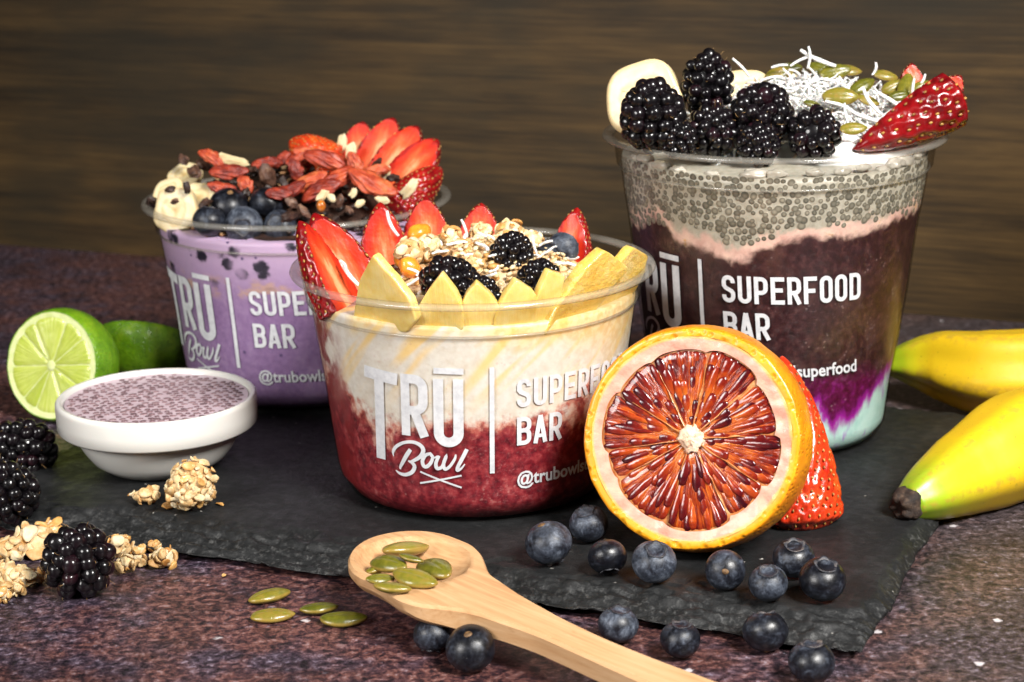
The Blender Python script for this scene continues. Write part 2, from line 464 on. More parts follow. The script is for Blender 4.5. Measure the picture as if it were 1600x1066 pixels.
MT['mauve_gel'] = g.done(g.ramp(g.noise(v, .3, 3, .6), [(.3, (.50, .37, .42)), (.65, (.62, .50, .55))]), .35, g.bump(g.noise(v, .5, 2, .5), .3, .5), coat=.2, coatr=.15)
g = NT('pale_pudding'); v = g.co()
MT['pale_gel'] = g.done(g.ramp(g.noise(v, .2, 3, .6), [(.3, (.38, .35, .28)), (.65, (.52, .48, .41))]), .22, g.bump(g.noise(v, .35, 3, .5), .8, .7), coat=.5, coatr=.08)

g = NT('glazed_ceramic'); v = g.co()
MT['ceramic'] = g.done(g.ramp(g.noise(v, .02, 2, .5), [(.3, (.70, .685, .64)), (.7, (.76, .745, .70))]), .22, None, spec=.5, coat=.5, coatr=.08, sss=.05, sssd=3)

# fruit
def blackmat(name, a, b, c_):
    g = NT(name); v = g.co(30)
    return g.done(g.ramp(g.math('ADD', g.math('MULTIPLY', g.rnd(), .7), g.math('MULTIPLY', g.noise(v, .3, 2, .5), .3)), [(.2, a), (.78, b), (.97, c_)]), .42, g.bump(g.noise(v, 1.0, 2, .5), .06, .5), spec=.15, coat=.7, coatr=.04)
MT['drupelet'] = blackmat('blackberry_skin', (.0022, .0016, .0024), (.0045, .0022, .0038), (.030, .0050, .010))
MT['syrup_black'] = blackmat('syrup_coated_blackberry', (.003, .002, .003), (.005, .003, .004), (.012, .005, .006))
g = NT('berry_hair'); MT['hair'] = g.done((.30, .17, .06), .5)
g = NT('blueberry_skin'); v = g.co(60)
n = g.noise(v, .22, 5, .68, .8); n2 = g.noise(v, 1.1, 4, .7)
f = g.math('ADD', g.math('MULTIPLY', n, .7), g.math('MULTIPLY', n2, .3))
f = g.math('ADD', f, g.math('MULTIPLY', g.math('SUBTRACT', g.rnd(), .5), .20))
c = g.ramp(f, [(.36, (.0030, .0032, .0052)), (.46, (.0095, .0110, .0170)), (.56, (.036, .044, .062)), (.70, (.130, .150, .190))])
c = g.mix(g.math('MULTIPLY', g.step(g.noise(v, 1.6, 2, .6), .70, .78), .35), c, (.30, .30, .30))
MT['blueberry'] = g.done(c, g.ramp(f, [(.36, (.30, .30, .30)), (.6, (.55, .55, .55))]), g.bump(n2, .10, .5), spec=.45)
MT['calyx'] = mat_simple('blueberry_crown', [(.3, (.008, .009, .014)), (.55, (.035, .036, .045)), (.75, (.11, .09, .08))], .5, .6, .2)
MT['scar'] = mat_simple('berry_scar', [(.3, (.07, .035, .012)), (.6, (.24, .13, .05))], .8, .6, .2)

g = NT('strawberry_flesh'); v = g.co(40); e = g.attr('edge')
x, y, z = g.sep(v)
st = g.noise(g.vscale(v, (1.0, .2, .22)), .55, 4, .6)
f = g.math('ADD', e, g.math('MULTIPLY', g.math('SUBTRACT', st, .5), .85))
f = g.math('ADD', f, g.math('MULTIPLY', g.math('SUBTRACT', g.rnd(), .5), .25))
c = g.ramp(f, [(.0, (.72, .32, .15)), (.2, (.66, .12, .034)), (.5, (.60, .040, .008)), (.78, (.48, .016, .006)), (.95, (.30, .006, .005))])
MT['sb_flesh'] = g.done(c, .45, g.bump(g.math('ADD', st, g.noise(v, .6, 3, .6)), .3, .7), spec=.3, sss=.15, sssr=(1, .35, .2), sssd=2.0, coat=.12, coatr=.15)
def skin(name, a, b, c_):
    g = NT(name); v = g.co(40)
    f = g.math('ADD', g.noise(v, .13, 4, .6), g.math('MULTIPLY', g.math('SUBTRACT', g.rnd(), .5), .2))
    return g.done(g.ramp(f, [(.3, a), (.55, b), (.75, c_)]), .22, g.bump(g.noise(v, .9, 4, .65), .35, .6), spec=.4, sss=.12, sssr=(1, .25, .15), sssd=1.5, coat=.5, coatr=.08)
MT['sb_skin'] = skin('strawberry_skin', (.12, .002, .004), (.26, .005, .006), (.42, .014, .008))
MT['sb_orange'] = skin('orange_red_strawberry_skin', (.42, .016, .006), (.60, .050, .010), (.72, .12, .016))
g = NT('strawberry_seed'); MT['achene'] = g.done(g.ramp(g.isl(), [(.1, (.20, .085, .015)), (.9, (.50, .27, .06))]), .35, coat=.3)

g = NT('mango_flesh'); v = g.co(60)
n = g.noise(g.vscale(v, (1, 1, .5)), .14, 4, .6); fib = g.noise(g.vscale(v, (1.4, .16, 1.4)), .8, 3, .6)
c = g.ramp(g.math('ADD', g.math('MULTIPLY', n, .85), g.math('MULTIPLY', fib, .15)), [(.3, (.74, .48, .09)), (.5, (.80, .58, .17)), (.7, (.83, .67, .29))])
c = g.mix(g.math('MULTIPLY', g.step(g.noise(v, .30, 3, .6), .58, .72), .25), c, (.84, .68, .32))
MT['mango'] = g.done(c, .36, g.bump(g.math('ADD', fib, g.noise(v, .16, 3, .55)), .45, .55), sss=.45, sssr=(1, .6, .15), sssd=3, coat=.6, coatr=.10)
g = NT('wet_mango_flesh'); v = g.co(60)
n = g.noise(v, .12, 4, .6); w_ = g.noise(v, .55, 5, .7)
c = g.ramp(g.math('ADD', g.math('MULTIPLY', n, .6), g.math('MULTIPLY', w_, .4)), [(.3, (.70, .40, .045)), (.5, (.77, .52, .11)), (.66, (.82, .66, .28))])
MT['mango_wet'] = g.done(c, .3, g.bump(w_, 1.2, .8), sss=.4, sssr=(1, .6, .15), sssd=3, coat=1.0, coatr=.06)
g = NT('orange_mango_flesh'); v = g.co(60)
MT['mango_or'] = g.done(g.ramp(g.noise(v, .2, 3, .6), [(.3, (.74, .20, .012)), (.7, (.82, .33, .03))]), .30, g.bump(g.noise(v, .8, 3, .6), .2, .5), sss=.3, sssr=(1, .4, .1), sssd=2, coat=.4)
g = NT('banana_slice_flesh'); v = g.co(60); e = g.attr('edge')
n = g.noise(v, .35, 4, .6)
c = g.ramp(g.math('ADD', e, g.math('MULTIPLY', g.math('SUBTRACT', n, .5), .25)), [(.0, (.52, .33, .12)), (.16, (.66, .50, .24)), (.36, (.74, .62, .36)), (.55, (.66, .50, .25)), (.66, (.76, .65, .42)), (.95, (.70, .55, .30))])
MT['ban_slice'] = g.done(c, .42, g.bump(n, .3, .5), sss=.25, sssr=(1, .7, .3), sssd=2.5, coat=.15, coatr=.2)

g = NT('banana_peel'); v = g.co(20); t = g.attr('along'); k = g.attr('ridge')
n = g.noise(v, .03, 4, .6); n3 = g.noise(g.vscale(v, (1, 1, 1)), .35, 4, .65)
c = g.ramp(g.math('ADD', t, g.math('MULTIPLY', g.math('SUBTRACT', n, .5), .10)), [(.0, (.24, .37, .012)), (.10, (.34, .44, .012)), (.18, (.60, .50, .012)), (.27, (.74, .49, .012)), (.6, (.76, .47, .014)), (.9, (.74, .49, .018))])
c = g.mix(g.math('MULTIPLY', g.step(n3, .52, .72), .30), c, (.60, .36, .03))
c = g.mix(g.math('MULTIPLY', g.step(g.noise(v, .9, 3, .6), .66, .72), .55), c, (.16, .085, .015))
c = g.mix(g.math('MULTIPLY', g.math('MULTIPLY', k, g.step(n3, .42, .58)), .55), c, (.42, .22, .04))
sp = g.step(g.math('ADD', g.voro(v, .10), g.math('MULTIPLY', g.noise(v, 1.2, 2, .6), .10)), .13, .10)
sp = g.math('MULTIPLY', sp, g.step(g.noise(v, .03, 2, .5), .50, .58))
c = g.mix(g.math('MULTIPLY', sp, .8), c, (.10, .05, .012))
MT['banana'] = g.done(c, .36, g.bump(n3, .15, .4), sss=.12, sssr=(1, .6, .1), sssd=2, coat=.12, coatr=.25)
g = NT('bruised_spot'); v = g.co(); MT['bruise'] = g.done(g.ramp(g.noise(v, .6, 3, .6), [(.3, (.14, .06, .008)), (.7, (.42, .20, .02))]), .5)
MT['ban_tip'] = mat_simple('dry_banana_tip', [(.3, (.008, .005, .004)), (.5, (.030, .017, .011)), (.7, (.085, .052, .032))], .5, .75, .7)

def peelmat(name, stops, pore, bscale, bd):
    g = NT(name); v = g.co(30)
    n = g.noise(v, .12, 4, .6); p = g.voro(v, bscale)
    c = g.ramp(g.math('ADD', g.math('MULTIPLY', n, .75), g.math('MULTIPLY', g.noise(v, .7, 3, .6), .25)), stops)
    c = g.mix(g.math('MULTIPLY', g.step(p, .34, .12), .35), c, pore)
    return g.done(c, .36, g.bump(g.step(p, .0, .5), bd, .7), sss=.12, sssr=(1, .4, .1), sssd=1.2, coat=.3, coatr=.2)
MT['or_peel'] = peelmat('orange_peel', [(.3, (.58, .15, .004)), (.5, (.70, .235, .005)), (.7, (.76, .33, .009))], (.55, .22, .006), .62, .45)
MT['lime_peel'] = peelmat('lime_peel', [(.3, (.07, .18, .005)), (.5, (.14, .30, .008)), (.7, (.25, .41, .015))], (.03, .09, .004), .8, .25)
g = NT('orange_pith'); v = g.co(); e = g.attr('edge')
n = g.noise(v, .16, 4, .6)
c = g.ramp(n, [(.30, (.69, .24, .17)), (.5, (.74, .33, .24)), (.66, (.76, .41, .28))])
c = g.mix(g.math('MULTIPLY', g.step(g.noise(v, .075, 3, .6), .52, .70), g.step(e, .75, .1)), c, (.72, .20, .15))
gl = g.step(g.voro(v, .42), .42, .22)
c = g.mix(g.math('MULTIPLY', g.step(e, .72, .95), .75), c, (.76, .44, .07))
MT['or_pith'] = g.done(c, .45, g.bump(g.noise(v, .8, 3, .6), .25, .6), sss=.2, sssr=(1, .6, .4), sssd=1.5, coat=.15)
MT['zest'] = peelmat('orange_zest_ring', [(.3, (.66, .23, .005)), (.5, (.74, .32, .008)), (.7, (.78, .42, .018))], (.62, .24, .005), .40, .6)
g = NT('orange_core'); v = g.co()
MT['or_core'] = g.done(g.ramp(g.noise(v, .5, 4, .65), [(.3, (.50, .24, .15)), (.5, (.68, .48, .34)), (.7, (.74, .62, .48))]), .5, g.bump(g.noise(v, .7, 4, .65), .6, .8), sss=.2, sssd=1)
g = NT('blood_orange_pulp'); v = g.co(40); e = g.attr('edge')
st = g.noise(v, .5, 3, .6)
f = g.math('ADD', g.math('MULTIPLY', g.rnd(), .42), g.math('MULTIPLY', st, .46))
f = g.math('ADD', f, g.math('MULTIPLY', g.math('SUBTRACT', e, .5), -.50))
c = g.ramp(f, [(.02, (.036, .0018, .005)), (.20, (.095, .004, .005)), (.37, (.21, .014, .005)), (.52, (.38, .052, .007)), (.68, (.50, .11, .012)), (.88, (.68, .25, .06))])
MT['pulp'] = g.done(c, .20, g.bump(g.noise(v, .6, 3, .6), .25, .5), sss=.30, sssr=(1, .25, .08), sssd=1.5, coat=.22, coatr=.12)
g = NT('blood_orange_segment'); v = g.co(); e = g.attr('edge'); a = g.attr('swirl')
st = g.noise(g.comb(g.math('MULTIPLY', a, 6.5), g.math('MULTIPLY', e, 1.6), 0), 1.0, 4, .65, .4)
f = g.math('ADD', g.math('MULTIPLY', st, .75), g.math('MULTIPLY', g.noise(v, .16, 3, .6), .45))
f = g.math('ADD', f, g.math('MULTIPLY', e, -.24))
c = g.ramp(f, [(.22, (.040, .0018, .004)), (.34, (.13, .007, .004)), (.44, (.29, .030, .006)), (.54, (.50, .095, .011)), (.68, (.68, .22, .05))])
MT['pulp_seg'] = g.done(c, .16, g.bump(st, 1.0, .8), sss=.30, sssr=(1, .25, .08), sssd=1.5, coat=.6, coatr=.06)
g = NT('orange_membrane'); v = g.co()
MT['or_memb'] = g.done(g.ramp(g.noise(v, .4, 3, .6), [(.3, (.34, .08, .02)), (.55, (.50, .19, .055)), (.8, (.62, .38, .18))]), .25, coat=.5, sss=.2, sssd=1)
g = NT('lime_pith'); v = g.co()
MT['lime_pith'] = g.done(g.ramp(g.noise(v, .3, 3, .6), [(.3, (.58, .66, .24)), (.7, (.72, .77, .40))]), .45, sss=.2, sssd=1.5, sssr=(.8, 1, .3))
g = NT('lime_pulp'); v = g.co(20); e = g.attr('edge'); a = g.attr('swirl')
st = g.noise(g.comb(g.math('MULTIPLY', a, 9), g.math('MULTIPLY', e, 1.2), g.math('MULTIPLY', g.rnd(), 30)), 1.2, 3, .6)
c = g.ramp(g.math('ADD', g.math('MULTIPLY', st, .8), g.math('MULTIPLY', g.rnd(), .2)), [(.3, (.36, .46, .04)), (.5, (.50, .58, .09)), (.7, (.64, .70, .20))])
MT['lime_pulp'] = g.done(c, .2, g.bump(st, .5, .7), sss=.3, sssr=(.7, 1, .2), sssd=2, coat=.6, coatr=.08)

g = NT('pumpkin_seed_skin'); v = g.co(40); x, y, z = g.sep(g.co()); e = g.attr('edge')
n = g.noise(g.vscale(v, (1, 1, .35)), .5, 4, .6)
f = g.math('ADD', g.math('MULTIPLY', n, .6), g.math('MULTIPLY', g.rnd(), .4))
c = g.ramp(f, [(.25, (.065, .070, .006)), (.45, (.115, .112, .010)), (.6, (.185, .160, .017)), (.8, (.26, .165, .036))])
c = g.mix(g.math('MULTIPLY', g.step(e, .72, 1.0), .55), c, (.36, .23, .05))
MT['pepita'] = g.done(c, .30, g.bump(g.noise(g.vscale(v, (1.5, 1.5, .15)), .7, 3, .6), .2, .6), coat=.25, coatr=.15, sss=.08, sssd=1)
MT['oat'] = mat_simple('toasted_oat', [(.25, (.50, .28, .10)), (.42, (.64, .44, .21)), (.58, (.72, .56, .33)), (.78, (.78, .66, .45))], .35, .6, .35, vary=.45, sss=.1, sssd=1)
MT['oat_dark'] = mat_simple('honey_toasted_oat', [(.25, (.42, .17, .035)), (.5, (.62, .34, .10)), (.75, (.70, .46, .20))], .35, .45, .35, vary=.3, coat=.2)
MT['hemp'] = seedmat('hulled_hemp', (.50, .36, .16), (.66, .54, .32), (.76, .68, .48))
MT['coconut'] = mat_simple('shredded_coconut', [(.3, (.70, .69, .665)), (.7, (.79, .785, .77))], .4, .5, .15, vary=.1, sss=.15, sssd=1)
MT['almond'] = mat_simple('pale_almond', [(.3, (.56, .42, .22)), (.6, (.68, .56, .34))], .3, .5, .2, sss=.15, sssd=1.5)
MT['goji'] = mat_simple('goji_berry_skin', [(.28, (.15, .015, .009)), (.48, (.33, .038, .015)), (.62, (.47, .072, .024)), (.8, (.56, .15, .05))], .3, .48, .7, vary=.35, coat=.06, coatr=.25, sss=.12, sssr=(1, .3, .1), sssd=1)
MT['cacao'] = mat_simple('cacao_nib', [(.25, (.012, .006, .004)), (.5, (.045, .020, .013)), (.7, (.13, .062, .038)), (.85, (.28, .17, .11))], .4, .5, .3, vary=.45)
MT['walnut'] = mat_simple('chopped_nut', [(.3, (.40, .20, .08)), (.5, (.62, .42, .22)), (.75, (.72, .58, .38))], .4, .55, .3, vary=.3)
MT['honey'] = mat_simple('amber_syrup', [(.3, (.32, .06, .004)), (.7, (.60, .20, .02))], .3, .08, .05, coat=1.0, sss=.3, sssd=1.5)
g = NT('spoon_wood'); v = g.co()
gr = g.noise(g.vscale(v, (.035, 1, 1)), .55, 4, .6, .3); gr2 = g.noise(g.vscale(v, (.10, 1, 1)), 1.6, 3, .6); b_ = g.noise(v, .02, 3, .5)
f = g.math('ADD', g.math('MULTIPLY', gr, .55), g.math('ADD', g.math('MULTIPLY', gr2, .15), g.math('MULTIPLY', b_, .30)))
c = g.ramp(f, [(.34, (.40, .20, .085)), (.5, (.53, .31, .15)), (.64, (.60, .38, .205))])
fl = g.step(g.noise(g.vscale(v, (.22, 1.2, 1.2)), .9, 2, .5), .66, .74)
c = g.mix(g.math('MULTIPLY', fl, .35), c, (.36, .17, .06))
MT['spoon'] = g.done(c, .5, g.bump(gr2, .12, .5), spec=.35)
# ------------------------------------------------------------------ setting
def plane_grid(x0, x1, y0, y1, n, z=0.0):
    V = [(x0 + (x1 - x0) * i / n, y0 + (y1 - y0) * j / n, z) for j in range(n + 1) for i in range(n + 1)]
    F = [(j * (n + 1) + i, j * (n + 1) + i + 1, (j + 1) * (n + 1) + i + 1, (j + 1) * (n + 1) + i) for j in range(n) for i in range(n)]
    return V, F
# table top ends at the wall line that runs through (-275, 1024) and (225, 824)
WD = Vector((500, -200, 0)).normalized()           # along the wall, to the right
WN = Vector((-WD.y, WD.x, 0))                      # away from the camera
W0 = Vector((-25, 924, 0))
def wp(s, d, z): return W0 + WD * s + WN * d + Vector((0, 0, z))
tv = [wp(-900, 4, 0), wp(900, 4, 0), wp(900, -900, 0), wp(-900, -900, 0), wp(-900, 4, -30), wp(900, 4, -30), wp(900, -900, -30), wp(-900, -900, -30)]
o = obj('table_top', mesh('table_top', tv, [(0, 3, 2, 1), (4, 5, 6, 7), (0, 1, 5, 4), (1, 2, 6, 5), (2, 3, 7, 6), (3, 0, 4, 7)], [MT['table']], smooth=False))
o['kind'] = 'structure'
# the wall: local x along, z up
wv = [(-900, 0, -30), (900, 0, -30), (900, 0, 900), (-900, 0, 900), (-900, 22, -30), (900, 22, -30), (900, 22, 900), (-900, 22, 900)]
me = mesh('wood_wall', wv, [(0, 1, 2, 3), (5, 4, 7, 6), (4, 0, 3, 7), (1, 5, 6, 2), (3, 2, 6, 7), (4, 5, 1, 0)], [MT['wall']], smooth=False)
o = obj('wood_wall', me, None, M4(Matrix(((WD.x, WN.x, 0), (WD.y, WN.y, 0), (0, 0, 1))), wp(0, 4.5, 0)))
o['kind'] = 'structure'

# slate board: local u along the front edge (302 mm), v towards the back (212 mm), flaked edges
SZ = 7.0
SU = Vector((280, -118.4, 0)).normalized(); SV = Vector((-SU.y, SU.x, 0)); S0 = Vector((-188, 594, 0))
L_, D_ = 304.0, 214.0
def slate():
    def axis(L):
        a = []; x = 0.0
        while x < L:
            a.append(x); d = min(x, L - x); x += .7 if d < 16 else (1.4 if d < 40 else 4.0)
        a.append(L); return a
    us, vs = list(np.linspace(0, L_, 350)), axis(D_)
    V, E = [], []
    for v in vs:
        for u in us:
            du0, du1, dv0, dv1 = u, L_ - u, v, D_ - v
            w = 3.2 * nz((u, v, 0), .035, 1) + 1.5 * nz((u, v, 0), .13, 2) + .7 * nz((u, v, 5), .5, 3)
            ww = 2.6 * nz((u, v, 3), .05, 4) + 1.1 * nz((u, v, 9), .22, 5) + .5 * nz((u, v, 5), .7, 8)
            # outline wobble fades inwards
            x = u + (w if du0 < du1 else -w) * math.exp(-min(du0, du1) / 6.0) * .7
            y = v + (ww if dv0 < dv1 else -ww) * math.exp(-min(dv0, dv1) / 6.0)
            # chipped flakes: broad on the front edge, narrow elsewhere; terraces
            flake = 0.0
            for d, wid, dep in ((dv0, 16.0, 4.6), (du1, 5.0, 3.8), (du0, 8.0, 4.6), (dv1, 6.0, 4.0)):
                wid2 = wid * (1 + .75 * nz((u, v, 2), .05, 6) + .5 * nz((u, v, 2), .17, 11))
                t = 1 - d / max(1.5, wid2)
                if t > 0:
                    t = t ** 1.1 + .38 * nz((u * .20, v * 1.2, 0), .30, 9) + .20 * nz((u * .35, v * 1.3, 0), .9, 10)
                    q = 5.0
                    ts = math.floor(t * q) / q + min(1.0, (t * q - math.floor(t * q)) * 2.2) / q
                    flake = max(flake, dep * max(0.0, min(1.0, .35 * t + .65 * ts)))
            z = SZ - flake + .12 * nz((u, v, 1), .03, 7) * min(1, min(du0, du1, dv0, dv1) / 20)
            V.append((x, y, max(z, 2.4))); E.append(min(1.0, flake / 2.5))
    nu, nv = len(us), len(vs)
    F = [(j * nu + i, j * nu + i + 1, (j + 1) * nu + i + 1, (j + 1) * nu + i) for j in range(nv - 1) for i in range(nu - 1)]
    loop = [i for i in range(nu)] + [j * nu + nu - 1 for j in range(1, nv)] + [(nv - 1) * nu + i for i in range(nu - 2, -1, -1)] + [j * nu for j in range(nv - 2, 0, -1)]
    base = len(V)
    cx, cy = L_ / 2, D_ / 2
    for k, i in enumerate(loop):
        x, y, z = V[i]
        a = 1 - (7.5 + 2.0 * nz((x, y, 0), .12, 12)) / 130
        V.append((cx + (x - cx) * a, cy + (y - cy) * a, 0.0)); E.append(1.0)
    n = len(loop)
    for k in range(n):
        k2 = (k + 1) % n
        F.append((loop[k2], loop[k], base + k, base + k2))
    F.append(tuple(base + k for k in range(n - 1, -1, -1)))
    return mesh('slate_board', V, F, [MT['slate']], attrs={'edge': E})
SROT = Matrix(((SU.x, SV.x, 0), (SU.y, SV.y, 0), (0, 0, 1)))
tag(obj('slate_board', slate(), None, M4(SROT, S0)), 'black slate serving board with chipped edges under the cups', 'serving board')
# ------------------------------------------------------------------ cups, their fillings and their print
LOW = [(0, 43.4), (3, 44.2), (9, 45.6), (22, 47.3), (33, 48.5), (53, 51.2), (62, 52.4)]
TALL = [(0, 39.8), (5, 40.6), (20, 42.2), (37, 44.8), (53, 47.1), (67, 48.6), (77, 49.8), (87, 51.4), (95, 52.4)]
def rad(tab, z): return float(np.interp(z, [a for a, b in tab], [b for a, b in tab]))
def cup_profile(tab, H):
    zr = tab[-1][0]
    R0 = tab[0][1]
    out = [(0, .9), (R0 - 9, .9), (R0 - 7, .1), (R0 - 4.2, .1), (R0 - 1.6, 1.0), (R0 - .2, 3.4)]
    z = 6.0
    while z < zr:
        out.append((rad(tab, z), z)); z += 3
    rr = tab[-1][1]
    out += [(rr, zr), (rr + .9, zr + .5), (rr + 1.5, zr + 1.3), (rr + 1.6, zr + 2.5), (rr + 2.4, H - 2.6), (rr + 2.9, H - 1.4)]
    inn = []
    for r, z in reversed(out):
        inn.append((max(0, r - .30), z + (.5 if z < 3 else 0)))
    return out, inn
def make_cup(tab, H, pos, label, ang0, dz, group):
    t = thing('plastic_cup', label, 'cup', M4(Matrix.Identity(3), pos), group)
    out, inn = cup_profile(tab, H)
    V, F = lathe(out + inn, 128)
    obj('cup_wall', mesh('cup_wall', V, F, [MT['clear']]), t)
    rr = tab[-1][1] + 2.9
    ring = [(rr - .2, H - 1.6), (rr + 1.6, H - 1.9), (58.2, H - 1.7), (58.7, H - .9), (58.3, H - .05), (57.2, H + .25), (rr + .4, H + .1), (rr - .5, H - .5), (rr - .6, H - 1.5)]
    V, F = lathe(ring + [ring[0]], 128)
    obj('rim', mesh('rim', V, F, [MT['rim']]), t)
    # stacking ledge bead
    zr = tab[-1][0]; r0 = tab[-1][1]
    bead = [(r0 + .15 + .45 * math.cos(a), zr + .2 + .5 * math.sin(a)) for a in np.linspace(-math.pi, math.pi, 9)]
    V, F = lathe(bead, 128)
    obj('stacking_bead', mesh('stacking_bead', V, F, [MT['rim']]), t)
    # wrapped print: s runs along the wall in mm from the divider
    def wrap(s, z, off):
        r = rad(tab, z + dz) + off
        a = math.radians(ang0) + s / (r - off)
        return (r * math.sin(a), -r * math.cos(a), z + dz)
    nu, nvv = 48, 12
    V = [wrap(-47 + 107 * i / nu, 9.5 + 46.5 * j / nvv, .03) for j in range(nvv + 1) for i in range(nu + 1)]
    F = [(j * (nu + 1) + i, j * (nu + 1) + i + 1, (j + 1) * (nu + 1) + i + 1, (j + 1) * (nu + 1) + i) for j in range(nvv) for i in range(nu)]
    obj('label_film', mesh('label_film', V, F, [MT['film']]), t)
    for name, parts in PRINT.items():
        VV, FF, _ = join(parts)
        obj(name, mesh(name, [wrap(p[0], p[1], .06 + p[2]) for p in VV], FF, [MT['print']], smooth=False), t)
    return t

# --- lettering in unrolled millimetres (s, z)
def ribbon(pts, k=0, cap=True, sub=3):
    """pts: (s, z, width) -> strip with round-ish joins"""
    P = [Vector((p[0], p[1], 0)) for p in pts]; Wd = [p[2] for p in pts]
    V, F = [], []
    n = len(P)
    closed = (P[0] - P[-1]).length < 1e-5
    for i in range(n):
        if closed: a = P[i - 1] if i > 0 else P[-2]; b = P[i + 1] if i < n - 1 else P[1]
        else: a = P[max(i - 1, 0)]; b = P[min(i + 1, n - 1)]
        d1 = (P[i] - a); d2 = (b - P[i])
        d1 = d1.normalized() if d1.length > 1e-6 else d2.normalized()
        d2 = d2.normalized() if d2.length > 1e-6 else d1
        t = (d1 + d2).normalized(); m = Vector((-t.y, t.x, 0))
        sc = 1 / max(.5, m.dot(Vector((-d1.y, d1.x, 0))))
        V.append(P[i] + m * Wd[i] / 2 * sc + Vector((0, 0, k * .012))); V.append(P[i] - m * Wd[i] / 2 * sc + Vector((0, 0, k * .012)))
    for i in range(n - 1):
        F.append((2 * i, 2 * i + 1, 2 * i + 3, 2 * i + 2))
    return V, F
def fine(pts, step=.45):
    out = []
    for a, b in zip(pts[:-1], pts[1:]):
        d = math.hypot(b[0] - a[0], b[1] - a[1]); n = max(1, int(d / step))
        out += [tuple(a[k] + (b[k] - a[k]) * i / n for k in range(3)) for i in range(n)]
    return out + [pts[-1]]
def smoothpath(pts, n=6):
    P = [Vector(p) for p in pts]
    return [(v.x, v.y, max(.05, v.z)) for v in catmull(P, n)]
def arc(cx, cz, rx, rz, a0, a1, w, n=8):
    return [(cx + rx * math.cos(math.radians(a0 + (a1 - a0) * i / n)), cz + rz * math.sin(math.radians(a0 + (a1 - a0) * i / n)), w) for i in range(n + 1)]
def glyph(ch, x, z, w, h, t):
    """condensed bold capital from strokes of thickness t, box (x, z, w, h)"""
    i = t / 2; L, R, B, T = x + i, x + w - i, z + i, z + h - i
    r = min((w - t) / 2, h * .2); cx = (L + R) / 2; mid = z + h * .52
    S = []
    if ch in 'O0': S = [arc(R - r, T - r, r, r, 0, 90, t) + arc(L + r, T - r, r, r, 90, 180, t) + arc(L + r, B + r, r, r, 180, 270, t) + arc(R - r, B + r, r, r, 270, 360, t) + [(R, T - r, t)]]
    elif ch == 'U': S = [[(L, z + h, t)] + arc(L + r, B + r, r, r, 180, 270, t) + arc(R - r, B + r, r, r, 270, 360, t) + [(R, z + h, t)]]
    elif ch == 'D': S = [[(L, z, t), (L, z + h, t)], [(L, T, t)] + arc(R - r, T - r, r, r, 90, 0, t) + arc(R - r, B + r, r, r, 0, -90, t) + [(L, B, t)]]
    elif ch in 'PR':
        m = z + h * .42
        S = [[(L, z, t), (L, z + h, t)], [(L, T, t)] + arc(R - r, T - r, r, r, 90, 0, t) + arc(R - r, m + r, r, r, 0, -90, t) + [(L, m, t)]]
        if ch == 'R': S.append([(cx, m, t), (R + t * .12, z, t)])
    elif ch == 'B':
        S = [[(L, z, t), (L, z + h, t)], [(L, T, t)] + arc(R - r, T - r * .9, r, r * .9, 90, 0, t) + arc(R - r, mid + r * .9, r, r * .9, 0, -90, t) + [(L, mid, t)],
             [(L, mid, t)] + arc(R - r, mid - r * .9, r, r * .9, 90, 0, t) + arc(R - r, B + r * .9, r, r * .9, 0, -90, t) + [(L, B, t)]]
    elif ch == 'E': S = [[(L, z, t), (L, z + h, t)], [(L, T, t), (x + w, T, t)], [(L, B, t), (x + w, B, t)], [(L, mid, t), (x + w * .88, mid, t)]]
    elif ch == 'F': S = [[(L, z, t), (L, z + h, t)], [(L, T, t), (x + w, T, t)], [(L, mid - h * .04, t), (x + w * .86, mid - h * .04, t)]]
    elif ch == 'A': S = [[(x + t * .45, z, t), (cx, z + h - i * .2, t * 1.05)], [(x + w - t * .45, z, t), (cx, z + h - i * .2, t * 1.05)], [(x + w * .25, z + h * .26, t * .85), (x + w * .75, z + h * .26, t * .85)]]
    elif ch == 'S':
        S = [[(R, T - r - h * .04, t)] + arc(R - r, T - r, r, r, 0, 90, t) + arc(L + r, T - r, r, r, 90, 180, t) +
             [(L, mid + h * .10, t), (L + (R - L) * .18, mid + h * .02, t), (R - (R - L) * .18, mid - h * .09, t), (R, mid - h * .17, t)] +
             arc(R - r, B + r, r, r, 0, -90, t) + arc(L + r, B + r, r, r, 270, 180, t) + [(L, B + r + h * .04, t)]]
    return S
PRINT = {}
def add_word(key, word, x, z, h, pitch, w, t):
    parts = PRINT.setdefault(key, [])
    for k, ch in enumerate(word):
        for q, s in enumerate(glyph(ch, x + k * pitch, z, w, h, t)):
            parts.append(ribbon(fine(s), len(parts) % 5))
lw = PRINT.setdefault('logo_lettering', [])
for k, s in enumerate(([(-42.0, 48.75, 3.9), (-29.5, 47.6, 3.9)], [(-36.2, 48.6, 3.6), (-36.7, 19.9, 3.6)])):
    lw.append(ribbon(fine(s), k))
for q, s in enumerate(glyph('R', -28.4, 29.4, 8.8, 20.4, 2.95)): lw.append(ribbon(fine(s), q))
for q, s in enumerate(glyph('U', -17.8, 26.6, 9.2, 22.3, 3.1)): lw.append(ribbon(fine(s), q))
lw.append(ribbon(fine([(-17.6, 51.6, 1.95), (-8.5, 51.4, 1.95)]), 1))
